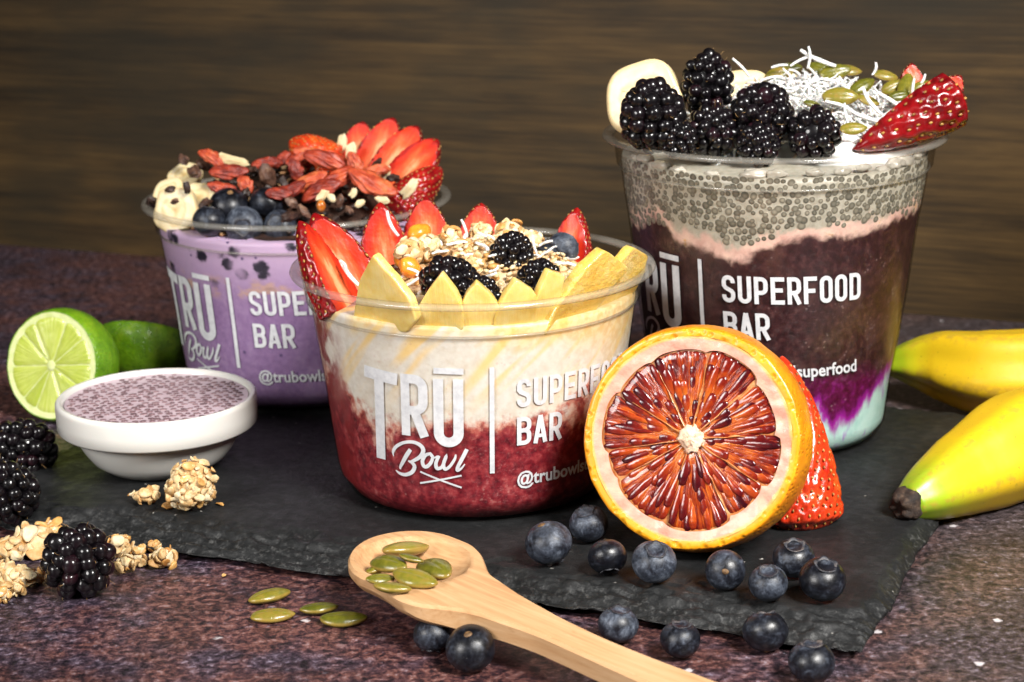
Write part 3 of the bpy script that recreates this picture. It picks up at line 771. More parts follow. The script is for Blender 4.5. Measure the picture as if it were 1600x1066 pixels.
SCRIPT = {
'Bstem': [(-25.59, 24.83, 1.28), (-27.02, 22.65, 1.36), (-28.51, 19.97, 1.19), (-29.38, 18.24, 0.85), (-29.21, 17.59, 0.3)],
'Btop': [(-31.69, 21.63, 0.2), (-31.82, 23.26, 0.94), (-30.47, 25.25, 1.1), (-27.82, 26.84, 1.02), (-24.84, 27.43, 1.1), (-22.43, 26.73, 1.28), (-21.3, 25.08, 1.36), (-22.3, 22.9, 1.28), (-24.33, 21.35, 1.1), (-26.17, 20.48, 0.6)],
'Blow': [(-26.48, 20.94, 0.51), (-24.95, 20.24, 1.1), (-24.35, 18.96, 1.28), (-25.35, 17.16, 1.28), (-27.46, 16.04, 1.19), (-29.6, 16.16, 0.94), (-31.04, 17.01, 0.3)],
'o': [(-19.05, 24.09, 0.94), (-20.56, 23.48, 1.1), (-21.64, 21.51, 1.19), (-21.24, 19.76, 1.19), (-20.12, 19.73, 1.19), (-18.81, 21.32, 1.1), (-18.35, 23.13, 0.94), (-19.05, 24.09, 0.94)],
'oc': [(-19.06, 23.51, 0.6), (-17.81, 22.86, 0.6), (-16.75, 23.46, 0.51)],
'w': [(-16.25, 23.58, 0.94), (-17.29, 21.21, 1.1), (-16.98, 19.36, 1.19), (-15.47, 19.9, 1.02), (-14.36, 22.49, 0.94), (-14.1, 23.51, 0.94), (-14.92, 20.91, 1.1), (-14.49, 19.24, 1.1), (-13.08, 20.1, 0.94), (-11.49, 22.59, 0.85), (-11.07, 24.23, 0.5)],
'l': [(-7.66, 26.01, 1.19), (-9.18, 22.86, 1.19), (-10.55, 19.96, 1.1), (-10.56, 18.93, 1.02), (-9.41, 19.66, 0.68), (-8.35, 21.1, 0.35)]}
sw = PRINT.setdefault('script_lettering', [])
for k, s in enumerate(SCRIPT.values()): sw.append(ribbon(smoothpath(s), k))
PRINT['crossed_lines'] = [ribbon(fine([(-22.5, 17.7, .6), (-9.4, 13.1, .6)]), 0), ribbon(fine([(-22.6, 13.8, .6), (-9.4, 17.2, .6)]), 1)]
PRINT['divider_line'] = [ribbon(fine([(0, 17.7, 1.45), (0, 52.6, 1.45)]), 0)]
add_word('slogan_lettering', 'SUPERFOOD', 7.7, 38.8, 9.3, 5.36, 4.45, 1.42)
add_word('slogan_lettering', 'BAR', 7.7, 26.3, 9.3, 5.36, 4.6, 1.42)
cu = bpy.data.curves.new('web_name', 'FONT')
cu.body = '@trubowlsuperfood'; cu.size = 1.0; cu.offset = .022; cu.resolution_u = 3
to = bpy.data.objects.new('web_name', cu); COL.objects.link(to)
dg = bpy.context.evaluated_depsgraph_get(); dg.update()
tm = to.evaluated_get(dg).to_mesh()
tx = [v.co.x for v in tm.vertices]; x0, x1 = min(tx), max(tx)
k = 45.4 / (x1 - x0)
PRINT['web_name_lettering'] = [([Vector((7.8 + (v.co.x - x0) * k, 13.0 + v.co.y * k * 1.12, 0)) for v in tm.vertices], [tuple(p.vertices) for p in tm.polygons])]
to.evaluated_get(dg).to_mesh_clear()
bpy.data.objects.remove(to); bpy.data.curves.remove(cu)

CG = 'clear cups of smoothie with the same white print'
PM, PL, PR_ = Vector((-12.2, 609.3, SZ + .05)), Vector((-80.9, 729.2, SZ + .05)), Vector((90.7, 660.2, SZ + .05))
HL, HT = 73.3, 106.3
make_cup(LOW, HL, PM, 'low clear cup of red and white smoothie at the front, ringed with mango slices', 6.8, 0, CG)
make_cup(LOW, HL, PL, 'low clear cup of lilac smoothie at the back left, behind the white ramekin', -24.6, 0, CG)
make_cup(TALL, HT, PR_, 'tall clear cup with a speckled chia layer over dark purple smoothie', -36.2, 18.1, CG)

def fill(tab, ztop, dome, mat, name, label, pos, cat, rough=1.5, nprof=40, gap=.37):
    prof = [(0, 1.6)] + [(rad(tab, 4) - 3.2, 1.7), (rad(tab, 4) - 1.9, 4.0)]
    prof += [(rad(tab, z) - gap, z) for z in np.linspace(6, ztop, nprof)]
    V, F = lathe(prof, 96)
    m = len(prof)
    # domed, uneven top
    rt = prof[-1][0]; n = 96; base = len(V); rings = 14
    last = [i * m + m - 1 for i in range(n)]
    for q in range(1, rings + 1):
        f = 1 - q / rings
        cur = []
        for i in range(n if q < rings else 1):
            a = 2 * math.pi * i / n
            x, y = rt * f * math.sin(a), -rt * f * math.cos(a)
            z = ztop + dome * (1 - f * f) + rough * nz((x, y, 0), .12, 3) * min(1, 3 * (1 - f))
            cur.append(len(V)); V.append((x, y, z))
        if q < rings:
            for i in range(n): F.append((last[i], last[(i + 1) % n], cur[(i + 1) % n], cur[i]))
        else:
            for i in range(n): F.append((last[i], last[(i + 1) % n], cur[0]))
        last = cur
    return tag(obj(name, mesh(name, V, F, [mat]), None, M4(Matrix.Identity(3), pos)), label, cat)
fill(LOW, 65.5, 1, MT['mid_fill'], 'berry_yogurt_smoothie', 'dark red smoothie under white yogurt inside the front cup', PM, 'smoothie')
fill(LOW, 66, 3, MT['left_fill'], 'lilac_smoothie', 'lilac smoothie with dark berry specks inside the back left cup', PL, 'smoothie')
RF = fill(TALL, 99, 2.5, MT['right_fill'], 'acai_smoothie', 'dark purple, cream and pale aqua layers inside the tall cup', PR_, 'smoothie', gap=.64)

# chia seeds pressed against the wall of the tall cup
def seed_mesh(n=1):
    bm = bmesh.new(); bmesh.ops.create_icosphere(bm, subdivisions=n, radius=1.0)
    V = [v.co.copy() for v in bm.verts]; F = [tuple(v.index for v in f.verts) for f in bm.faces]; bm.free()
    return V, F
ICO1, ICO2, ICO3 = seed_mesh(1), seed_mesh(2), seed_mesh(3)
CB = [(-95, 78), (-70, 80), (-63, 82), (-44, 86), (-33, 83), (-26, 80), (-14, 80), (-6, 84), (2, 86.5), (27, 86), (43, 86.5), (67, 86), (95, 85)]
parts = []
r_ = random.Random(3)
row = 0; z = 75.0
while z < 99:
    R = rad(TALL, z) - 1.05
    n = int(R * math.radians(190) / 2.42)
    for i in range(n):
        a = -95 + 190 * (i + (.5 if row % 2 else 0) + r_.uniform(-.28, .28)) / n
        zz = z + r_.uniform(-.62, .62)
        if zz < np.interp(a, [q[0] for q in CB], [q[1] for q in CB]) - 2.2 + r_.uniform(-1.8, 1.0): continue
        if r_.random() < .02: continue
        R = rad(TALL, zz) - .64
        aa = math.radians(a); nrm = Vector((math.sin(aa), -math.cos(aa), -.12)).normalized()
        c = Vector((R * math.sin(aa), -R * math.cos(aa), zz)) - nrm * .03
        s = r_.uniform(.78, 1.42)
        rot = basis(nrm) @ Matrix.Rotation(r_.uniform(0, 3.1), 3, 'Z') @ Matrix.Diagonal((s * r_.uniform(.95, 1.2), s, .16)).to_3x3()
        parts.append(xf(ICO3, rot, c))
    z += 2.1; row += 1
V, F, _ = join(parts)
e1 = [min(1.0, math.hypot(p.x, p.y)) for p in ICO3[0]]
o = obj('chia_seeds', mesh('chia_seeds', V, F, [MT['chia_grey']], attrs={'edge': e1 * len(parts)}), RF); o['kind'] = 'stuff'
# lumps of pudding along the inside of the rim
parts = []
for a in np.linspace(-75, 80, 22):
    if -52 < a < 18 and r_.random() < .35: continue
    aa = math.radians(a + r_.uniform(-3, 3)); R = 49.6
    s = r_.uniform(1.7, 3.2)
    parts.append(xf(([Vector(p) * (1 + .3 * nz(p, 1.7, a)) for p in ICO3[0]], ICO3[1]), Matrix.Rotation(aa, 3, 'Z') @ Matrix.Diagonal((s * 1.4, s * .8, s * .62)).to_3x3(), (R * math.sin(aa), -R * math.cos(aa), 99.8 + r_.uniform(-.6, 1.2))))
V, F, _ = join(parts)
obj('pudding_surface', mesh('pudding_surface', V, F, [MT['pale_gel']]), RF)

# ------------------------------------------------------------------ ramekin of chia pudding
BC = onZ(244.5, 616.5, SZ + 24.8); BC.z = SZ + .05
prof = [(0, .3), (16.6, .3), (17.4, 0), (18.6, .5), (22.6, 3.4), (25.2, 7.0), (27.3, 10.8), (28.2, 13.4), (28.5, 14.1), (32.7, 14.4), (33.5, 15.3), (33.75, 22.6), (33.6, 24.0), (32.9, 24.8), (31.9, 24.7), (31.1, 23.8), (30.6, 22.0), (29.0, 14.0), (24, 7), (16, 3), (0, 2.6)]
pp = [prof[0]]
for a, b in zip(prof[:-1], prof[1:]): pp += [(a[0] + (b[0] - a[0]) * t, a[1] + (b[1] - a[1]) * t) for t in (.5, 1)]
V, F = lathe(pp, 96)
tag(obj('ceramic_ramekin', mesh('ceramic_ramekin', V, F, [MT['ceramic']]), None, M4(Matrix.Identity(3), BC)), 'small white ceramic ramekin filled with pinkish chia pudding', 'ramekin')
V, F = lathe([(0, 23.0)] + [(r, 23.0 - .35 * math.exp(-(30.7 - r) / .8) * 0 + (.3 if r > 29.8 else 0)) for r in np.linspace(2, 30.7, 16)], 72)
F = [tuple(reversed(f)) for f in F]
V += [(0, 0, 8)]
PUD = tag(obj('chia_pudding', mesh('chia_pudding', V, F, [MT['mauve_gel']]), None, M4(Matrix.Identity(3), BC)), 'pinkish chia pudding with dark seeds in the white ramekin', 'pudding')
parts = []
y = -30.0; row = 0
while y < 30:
    x = -30.0 + (1.5 if row % 2 else 0)
    while x < 30:
        px, py = x + r_.uniform(-.55, .55), y + r_.uniform(-.5, .5)
        x += 3.0
        if math.hypot(px, py) > 29.9 or r_.random() < .05: continue
        s = r_.uniform(.95, 1.35)
        parts.append(xf(ICO1, Matrix.Rotation(r_.uniform(0, 3.1), 3, 'Z') @ Matrix.Diagonal((s * 1.2, s, .34)).to_3x3(), (px, py, 22.98)))
    y += 2.6; row += 1
V, F, _ = join(parts)
o = obj('chia_seeds', mesh('chia_seeds', V, F, [MT['chia_mauve']]), PUD); o['kind'] = 'stuff'

# ------------------------------------------------------------------ wooden spoon
SA = Vector((-28.14, 506.92, 0)); SX = Vector((.73385, -.67931, 0)); SY = Vector((.67931, .73385, 0))
UP = [(-31.5, 11.5), (-31, 14), (-29, 17.6), (-25.1, 24.6), (-19, 26.6), (-12.3, 25.6), (0.9, 20.0), (16.5, 12.9), (32.9, 8.6), (49.2, 5.8), (63, 4.5), (83, 3.8), (104, 4.0), (190, 5.0)]
LO = [(-31.5, 11.5), (-31, 9.5), (-28.5, 4), (-24, -3), (-15.4, -9.5), (-2.2, -16), (9.7, -18.0), (18.7, -15.6), (24, -11.6), (31.1, -8.4), (51.2, -6.4), (69, -7.2), (96.4, -9.4), (190, -13)]
def spoon():
    ss = [-25.5 + 44 * (1 - math.cos(t)) for t in np.linspace(0.0, math.pi / 2, 44)] + list(np.linspace(20, 190, 56))
    NV = 40
    V, F = [], []
    def bez(tab, u):
        us = [a for a, b in tab]
        return float(np.interp(u, us, [b for a, b in tab]))
    def sm(tab, u): return sum(bez(tab, u + d) for d in (-2.4, -1.2, 0, 1.2, 2.4)) / 5 if u > -22 else bez(tab, u)
    def ztop(u): return float(np.interp(u, [-28, 0, 30, 70, 190], [17.0, 16.4, 14.6, 12.6, 9.5]))
    def thick(u): return float(np.interp(u, [-31, -20, 0, 20, 40, 190], [6.5, 8.6, 9.2, 7.6, 6.0, 6.0]))
    for u in ss:
        a, b = sm(LO, u), sm(UP, u)
        zt, th = ztop(u), thick(u)
        w = max(.15, (b - a) / 2); c = (a + b) / 2
        if u < -7:                  # the bowl end is a half ellipse
            w = max(.15, 19.2 * math.sqrt(max(0, 1 - ((u + 7) / 18.55) ** 2))); c = 5.2 + (-7 - u) * .15
        elif u < 18:
            f_ = (u + 7) / 25; f_ = f_ * f_ * (3 - 2 * f_)
            w = 19.2 * (1 - f_) + w * f_; c = 5.2 * (1 - f_) + c * f_
        bv = min(.8, w * .4)
        for k in range(NV):         # top, from low side to high side
            v = -1 + 2 * k / (NV - 1); vv = c + (w - bv) * v
            du, dv = (u + 5.5) / 17.0, (vv - 4.8) / 15.8
            d = du * du + dv * dv
            dep = 0.0
            if d < 1: dep = 5.6 * (1 - d) ** .62 if d > .0 else 5.6
            dep = min(dep, 5.0)
            V.append((u, vv, zt - dep + .0))
        for k in range(NV):         # underside, back again
            v = 1 - 2 * k / (NV - 1); vv = c + w * v
            belly = 1.0 if u < 12 else max(0.0, 1 - (u - 12) / 18)
            edge = abs(v) ** 3
            dz = th * (1 - .55 * edge * belly) if k not in (0, NV - 1) else bv
            if k in (1, NV - 2): dz = th * (1 - .62 * belly) - bv * .5
            V.append((u, vv if k not in (1, NV - 2) else c + w * (1 if k == 1 else -1), zt - dz))
    n = 2 * NV
    for i in range(len(ss) - 1):
        for k in range(n):
            F.append((i * n + k, i * n + (k + 1) % n, (i + 1) * n + (k + 1) % n, (i + 1) * n + k))
    F.append(tuple(range(n))); F.append(tuple(range(len(ss) * n - 1, (len(ss) - 1) * n - 1, -1)))
    F = [tuple(reversed(f)) for f in F]
    me = mesh('wooden_spoon', V, F, [MT['spoon']])
    return me
me = spoon()
me.set_sharp_from_angle(angle=math.radians(38))
tag(obj('wooden_spoon', me, None, M4(Matrix(((SX.x, SY.x, 0), (SX.y, SY.y, 0), (0, 0, 1))), SA)), 'pale wooden spoon holding green pumpkin seeds, resting on the slate edge', 'spoon')
# ------------------------------------------------------------------ fruit builders
I3 = Matrix.Identity(3)
def lump(ico, amp, freq, seed, sx=1, sy=1, sz=1):
    return [Vector((p.x * sx, p.y * sy, p.z * sz)) * (1 + amp * nz(p, freq, seed)) for p in ico[0]], ico[1]

# --- blackberry: core, drupelets, hairs; local z is the axis, z = 0 the middle, unit = mm for a 20 mm berry
def drup_mesh(k):
    bm = bmesh.new(); bmesh.ops.create_icosphere(bm, subdivisions=3, radius=1.0)
    V = []
    for v in bm.verts:
        p = v.co
        q = Vector((p.x, p.y, p.z * 1.18)) * (1 + .07 * nz(p, 1.3, k))
        if p.z > .86: q.z -= .06 * (p.z - .86) / .14
        V.append(q * 2.62)
    F = [tuple(v.index for v in f.verts) for f in bm.faces]; bm.free()
    return mesh('drupelet', V, F, [MT['drupelet']])
DRUP = [drup_mesh(k) for k in range(3)]
def drup_syrup(k):
    m = DRUP[k].copy(); m.materials.clear(); m.materials.append(MT['syrup_black']); return m
def make_blackberry(label, mat, group, seed, a=8.0, c=8.8, n=64, hole=False, name='blackberry'):
    r = random.Random(seed)
    t = thing(name, label, 'blackberry', mat, group)
    V, F = sphere(20, 14, lambda p: Vector((p.x * (a - .3), p.y * (a - .3), p.z * (c - .5))))
    obj('core', mesh('core', V, F, [MT['drupelet']]), t)
    hp = []
    zs = []
    rows = []
    # rings of drupelets from tip to base
    lat = math.pi / 2
    k = 0
    nring = 8
    for q in range(nring):
        la = math.pi / 2 - (q + .0) * math.pi / (nring - .35)
        if hole and q == nring - 1: continue
        rr = a * math.cos(la)
        m = 1 if q == 0 else max(4, round(2 * math.pi * rr / 4.75))
        for i in range(m):
            ph = 2 * math.pi * (i + (.5 if q % 2 else 0) + r.uniform(-.12, .12)) / m
            l2 = la + r.uniform(-.06, .06)
            p = Vector((a * math.cos(l2) * math.cos(ph), a * math.cos(l2) * math.sin(ph), c * math.sin(l2)))
            nrm = Vector((p.x / a ** 2, p.y / a ** 2, p.z / c ** 2)).normalized()
            s = r.uniform(.84, 1.16)
            obj('drupelet', DRUP[r.randrange(3)], t, M4(basis(nrm) @ Matrix.Rotation(r.uniform(0, 6), 3, 'Z') @ Matrix.Diagonal((s, s, s * r.uniform(.92, 1.12))).to_3x3(), p))
            if r.random() < .55:
                q0 = p + nrm * 2.0 + nrm.orthogonal().normalized() * 1.6
                q1 = q0 + nrm * 1.4 + Vector((r.uniform(-1.4, 1.4), r.uniform(-1.4, 1.4), r.uniform(-1.4, 1.4)))
                hp.append(tube([q0, (q0 + q1) / 2 + nrm * .4, q1], [.09, .08, .05], 4))
    V, F, _ = join(hp)
    o = obj('berry_hairs', mesh('berry_hairs', V, F, [MT['hair']]), t); o['kind'] = 'stuff'
    return t

# --- blueberry, unit radius 6.5 mm, crown on +z
def blue_body(seed):
    def fn(p):
        q = Vector((p.x, p.y, p.z * .88)) * (6.5 * (1 + .025 * nz(p, 1.2, seed)))
        rr = math.hypot(p.x, p.y)
        if p.z > 0: q.z -= 1.25 * math.exp(-(rr / .36) ** 4)
        return q
    V, F = sphere(40, 24, fn)
    return mesh('body', V, F, [MT['blueberry']])
BLUEB = [blue_body(k) for k in range(3)]
def crown_mesh(seed):
    n = 50; V, F = [], []
    r = random.Random(seed); ph = r.uniform(0, 6)
    for i in range(n):
        a = 2 * math.pi * i / n
        lobe = .5 + .5 * math.cos(5 * a + ph)
        h = .05 + .50 * lobe ** .7 * (1 + .3 * nz((math.cos(a), math.sin(a), 0), 2, seed))
        for rr, zz in ((2.4, 4.1), (2.85, 4.75), (2.9 + .6 * lobe, 4.95 + h), (2.35 + .5 * lobe, 4.88 + h * .85), (2.0, 4.5), (1.5, 4.3), (.5, 4.25)):
            V.append((rr * math.cos(a), rr * math.sin(a), zz))
    m = 7
    for i in range(n):
        j = (i + 1) % n
        for k in range(m - 1): F.append((i * m + k, j * m + k, j * m + k + 1, i * m + k + 1))
    F.append(tuple(i * m + m - 1 for i in range(n)))
    return mesh('crown', V, F, [MT['calyx']])
CROWN = [crown_mesh(k) for k in range(3)]
V, F = sphere(16, 8, lambda p: Vector((p.x * 1.15 * (1 + .15 * p.y), p.y * .95, -5.62 + p.z * .35)))
SCAR = mesh('stem_scar', V, F, [MT['scar']])
def make_blueberry(label, c, r, up, group, seed):
    s = r / 6.3
    t = thing('blueberry', label, 'blueberry', M4(basis(up) @ Matrix.Rotation(seed * 1.7, 3, 'Z') @ Matrix.Diagonal((s, s, s)).to_3x3(), c), group)
    obj('body', BLUEB[seed % 3], t); obj('crown', CROWN[seed % 3], t); obj('stem_scar', SCAR, t)
    return t

# --- strawberries. local z from the cut stalk end (0) to the tip (1); x width, y thickness
SB = {'b': 1.9, 'd': 1.0}
def sb_prof(t): return min(1.0, (t / .10) ** .5 if t < .10 else 1.0) * (1 - max(0, (t - .12) / .88) ** SB['b']) ** .72 if t < 1 else 0.0
def strawberry_slab(name, L, w, t0, t1, seed, skinmat='sb_skin', dimple=True, nu=96, nv=64, seeds=True):
    """part of a strawberry between the cutting planes y = t0 and y = t1"""
    r = random.Random(seed)
    pts = []
    rows = int(13 * SB['d'])
    for q in range(rows):
        tt = .06 + .88 * q / (rows - 1)
        m = max(3, int(2 * math.pi * w * sb_prof(tt) / (.38 * w / SB['d'])))
        for i in range(m):
            pts.append((tt + r.uniform(-.012, .012), 2 * math.pi * (i + (.5 if q % 2 else 0) + r.uniform(-.1, .1)) / m))
    P3 = []
    for tt, a in pts:
        rr = w * sb_prof(tt); P3.append(Vector((rr * math.cos(a), rr * math.sin(a), tt * L)))
    arrP = np.array([tuple(p) for p in P3])
    V, E, SK = [], [], []
    dr = w * .16 / SB['d']
    for j in range(nv + 1):
        tt = j / nv; tt = .5 - .5 * math.cos(math.pi * tt)
        rr = w * sb_prof(tt)
        for i in range(nu):
            a = 2 * math.pi * i / nu
            wob = 1 + .05 * nz((math.cos(a), math.sin(a), tt * 3), 1.1, seed)
            p = Vector((rr * wob * math.cos(a), rr * wob * math.sin(a), tt * L))
            if dimple and rr > .1:
                d = np.sqrt(((arrP - np.array(tuple(p))) ** 2).sum(1)).min()
                if d < dr * 1.6: p = Vector((p.x * (1 - .15 * math.exp(-(d / dr * 1.15) ** 2)), p.y * (1 - .15 * math.exp(-(d / dr * 1.25) ** 2)), p.z))
            hw = math.sqrt(max(0, 1)) * w
            cut = 0
            lo, hi = t0, t1
            if p.y < lo: p.y = lo + .25 * nz((p.x, p.z, 1), .25, seed); cut = 1
            if p.y > hi: p.y = hi + .25 * nz((p.x, p.z, 7), .25, seed); cut = 1
            V.append(p); SK.append(cut)
            E.append(min(1.0, max(abs(p.x) / max(.5, w * sb_prof(min(.97, max(.1, tt)))), (tt - .45) / .58)))
    F, FM = [], []
    for j in range(nv):
        for i in range(nu):
            f = (j * nu + i, j * nu + (i + 1) % nu, (j + 1) * nu + (i + 1) % nu, (j + 1) * nu + i)
            F.append(f); FM.append(1 if all(SK[k] for k in f) else 0)
    F.append(tuple(range(nu - 1, -1, -1))); FM.append(1)
    me = mesh('flesh', V, F, [MT[skinmat], MT['sb_flesh']], fmat=FM, attrs={'edge': E})
    sm = None
    if seeds:
        parts = []
        for p in P3:
            if p.y < t0 - .15 or p.y > t1 + .15 or p.z > .97 * L: continue
            nrm = Vector((p.x, p.y, w * .25)).normalized()
            q = Vector((p.x * .925, p.y * .925, p.z))
            parts.append(xf(ICO1, basis(nrm, xdir=(0, 0, 1)) @ Matrix.Diagonal((w * .068 / SB['d'], w * .042 / SB['d'], w * .03)).to_3x3(), q))
        if parts:
            V2, F2, _ = join(parts)
            sm = mesh('seeds', V2, F2, [MT['achene']])
    return me, sm
def put_strawberry(meshes, label, mat, group, name='strawberry_slice', cat='strawberry'):
    t = thing(name, label, cat, mat, group)
    obj('flesh', meshes[0], t)
    if meshes[1]:
        o = obj('seeds', meshes[1], t); o['kind'] = 'stuff'
    return t
def place_bt(B, T, normal, L, sx=1.0, sy=1.0):
    """matrix carrying local z (0..L) onto B->T, local -y towards 'normal'"""
    B, T = Vector(B), Vector(T)
    d = T - B; s = d.length / L
    R = basis(d, ydir=-Vector(normal))
    return M4(R @ Matrix.Diagonal((s * sx, s * sy, s)).to_3x3(), B)

# --- citrus halves. local +z out of the cut face (z = 0), sphere centre at z = -d
def face_ring(r0, r1, z0, z1, n=96, rings=6, wob=0.0, seed=0, inner=None, emin=0.0, emax=1.0):
    V, F, E = [], [], []
    for q in range(rings + 1):
        f = q / rings
        for i in range(n):
            a = 2 * math.pi * i / n
            ri = inner(a) if inner else r0
            rr = ri + (r1 - ri) * f
            V.append((rr * math.cos(a), rr * math.sin(a), z0 + (z1 - z0) * f + wob * nz((rr * math.cos(a), rr * math.sin(a), 0), .3, seed)))
            E.append(emin + (emax - emin) * f)
    for q in range(rings):
        for i in range(n):
            F.append((q * n + i, q * n + (i + 1) % n, (q + 1) * n + (i + 1) % n, (q + 1) * n + i))
    F = [tuple(reversed(f)) for f in F]
    return V, F, E
def peel_shell(Rs, d, mat, zring, bump_amp, seed, squash=1.0):
    """outer peel from the cut rim over the back, plus the zest band on the face"""
    Rf = math.sqrt(Rs * Rs - d * d)
    prof = []
    a0 = math.asin(d / Rs)
    m = 40
    prof.append((Rf - zring, .0)); prof.append((Rf - zring * .5, .12)); prof.append((Rf - .35, .05)); prof.append((Rf, -.35))
    for k in range(1, m + 1):
        a = a0 + (-math.pi / 2 - a0) * k / m
        rr = Rs * math.cos(a); zz = Rs * math.sin(a) - d
        prof.append((max(0, rr), zz * squash))
    n = 120
    V, F = lathe(prof, n)
    out = []
    for p in V:
        q = Vector(p)
        k = 1 + bump_amp * nz(q, .25, seed) / Rs + .012 * nz(q, .05, seed + 1)
        out.append((q.x * k, q.y * k, q.z))
    return out, F
def make_citrus(kind, label, mat, Rs, d, nseg, seed, cx=0.0, cy=0.0):
    r = random.Random(seed)
    Rf = math.sqrt(Rs * Rs - d * d)
    orange = kind == 'orange'
    name = 'blood_orange_half' if orange else 'lime_half'
    t = thing(name, label, 'orange' if orange else 'lime', mat)
    zr = 2.4 if orange else .7
    V, F = peel_shell(Rs, d, None, zr, .35 if orange else .25, seed)
    V2 = [tuple(p) for p in V]
    F = [tuple(reversed(f)) for f in F]
    # split the zest ring (first two strips) from the outer peel
    m = 44
    FM = [(1 if (k % (m - 1)) < 2 else 0) for k in range(len(F))]
    obj('peel', mesh('peel', V2, F, [MT['or_peel' if orange else 'lime_peel'], MT['zest' if orange else 'lime_peel']], fmat=FM), t)
    # segment boundaries
    cuts = [2 * math.pi * (k + r.uniform(-.24, .24)) / nseg for k in range(nseg)]
    r_in = 2.9 if orange else 1.0
    R_out = Rf * (.825 if orange else .885)
    def segR(k): return R_out * (1 + (.03 if orange else .01) * math.sin(k * 2.3 + seed))
    def inner(a):
        # the pith follows the rounded outer ends of the segments
        a = a % (2 * math.pi)
        best = None
        for k in range(nseg):
            a0, a1 = cuts[k], cuts[(k + 1) % nseg] + (2 * math.pi if k == nseg - 1 else 0)
            for aa in (a, a + 2 * math.pi):
                if a0 <= aa <= a1:
                    f = (aa - a0) / (a1 - a0)
                    e = abs(2 * f - 1)
                    return segR(k) * (1 - (.035 if orange else .05) * e ** 5) - .4
        return R_out
    pv, pf, pe = face_ring(0, Rf - zr + .1, -.45 if orange else -.2, 0.0, n=160, rings=8, wob=.5 if orange else .15, seed=seed, inner=inner)
    obj('pith', mesh('pith', pv, pf, [MT['or_pith' if orange else 'lime_pith']], attrs={'edge': pe}), t)
    # floor under the pulp: the membranes between the segments show it
    fv, ff = lathe([(0, -1.3 if orange else -.32), (R_out * 1.03, -1.3 if orange else -.32)], 64)
    obj('membrane', mesh('membrane', fv, [tuple(reversed(f)) for f in ff], [MT['or_memb' if orange else 'lime_pith']]), t)
    for k in range(nseg):
        a0, a1 = cuts[k], cuts[(k + 1) % nseg] + (2 * math.pi if k == nseg - 1 else 0)
        gap = .012 if orange else .022
        nu, nvv = 18, 16
        V, E, SW = [], [], []
        for q in range(nvv + 1):
            f = q / nvv
            for i in range(nu + 1):
                g_ = i / nu
                e = abs(2 * g_ - 1)
                ro = segR(k) * (1 - (.035 if orange else .05) * e ** 5) - (.3 if orange else .15)
                rr = r_in + (.6 if orange else .8) + (ro - r_in - .6) * f
                gg = gap * (Rf * .5) / max(rr, 2.5)
                a = a0 + gg / 2 + (a1 - a0 - gg) * g_
                edge = min(1, (1 - e) * rr * (a1 - a0) / 2 / 1.6, (1 - f) * (ro - r_in) / 1.6, f * (ro - r_in) / 1.6 + .25)
                z = (-1.55 + .6 * edge ** .5) if orange else (-.35 + .42 * max(0, edge) ** .5)
                z += (.25 if orange else .12) * nz((rr * math.cos(a) * 1, rr * math.sin(a), k), .55, seed)
                V.append((rr * math.cos(a), rr * math.sin(a), z)); E.append(f); SW.append(g_ * 2 + k)
        F = [(q * (nu + 1) + i, q * (nu + 1) + i + 1, (q + 1) * (nu + 1) + i + 1, (q + 1) * (nu + 1) + i) for q in range(nvv) for i in range(nu)]
        F = [tuple(reversed(f)) for f in F]
        seg = obj('segment', mesh('segment', V, F, [MT['pulp_seg' if orange else 'lime_pulp']], attrs={'edge': E, 'swirl': SW}), t)
        if not orange: continue
        # juice sacs: drops with their round end outwards
        span = a1 - a0
        n_out = max(4, round(R_out * span / 2.5))
        for layer in range(6):
            nn = max(2, n_out - layer)
            for i in range(nn):
                f = (i + .5 + r.uniform(-.22, .22)) / nn
                a = a0 + span * (.02 + .96 * f)
                e = abs(2 * f - 1)
                ro = segR(k) * (1 - .035 * e ** 5) - .1 - layer * r.uniform(2.8, 4.2) - r.uniform(0, 1.0)
                ln = r.uniform(8, 16) * (1 if layer < 2 else .8)
                ri = max(r_in + .5, ro - ln)
                if ro - ri < 2.5: continue
                dirv = Vector((math.cos(a), math.sin(a), r.uniform(-.03, .06)))
                s = r.uniform(.8, 1.45)
                obj('juice_sac', SAC[r.randrange(4)], seg, M4(basis(dirv, ydir=(0, 0, 1)) @ Matrix.Diagonal((s * 1.05, s * .50, (ro - ri) / 10)).to_3x3(), Vector((math.cos(a) * ri, math.sin(a) * ri, -1.45 + r.uniform(-.45, .30)))))
    if orange:
        # thin pale walls between the segments, a little uneven
        for k in range(nseg):
            a = cuts[k]
            nn = 14; V, F = [], []
            for q in range(nn + 1):
                rr = r_in + (segR(k) * .85 - r_in) * q / nn
                th = (.24 * (1 - q / nn) + .04)
                off = .35 * nz((rr, k, 0), .25, seed)
                zt = -.75 + .35 * nz((rr, k, 5), .3, seed) + .5 * (1 - q / nn)
                for sd, z in ((-1, -1.6), (-.6, zt), (.6, zt), (1, -1.6)):
                    x, y = rr, off + sd * th
                    V.append((x * math.cos(a) - y * math.sin(a), x * math.sin(a) + y * math.cos(a), z))
            for q in range(nn):
                for i in range(3): F.append((q * 4 + i, q * 4 + i + 1, (q + 1) * 4 + i + 1, (q + 1) * 4 + i))
            obj('segment_wall', mesh('segment_wall', V, F, [MT['or_memb']]), t)
        V, F = sphere(48, 20, lambda p: Vector((p.x, p.y, p.z * .32)) * (1 + .28 * abs(math.sin(math.atan2(p.y, p.x) * nseg / 2)) ** .7 * -.5 + .10 + .45 * nz(p, 2.2, seed)) * 3.5)
        obj('core', mesh('core', V, F, [MT['or_core']]), t, M4(I3, (0, 0, -.75)))
    else:
        V, F = sphere(24, 12, lambda p: Vector((p.x * 1.9, p.y * 1.9, p.z * .35)) * (1 + .2 * nz(p, 2, seed)))
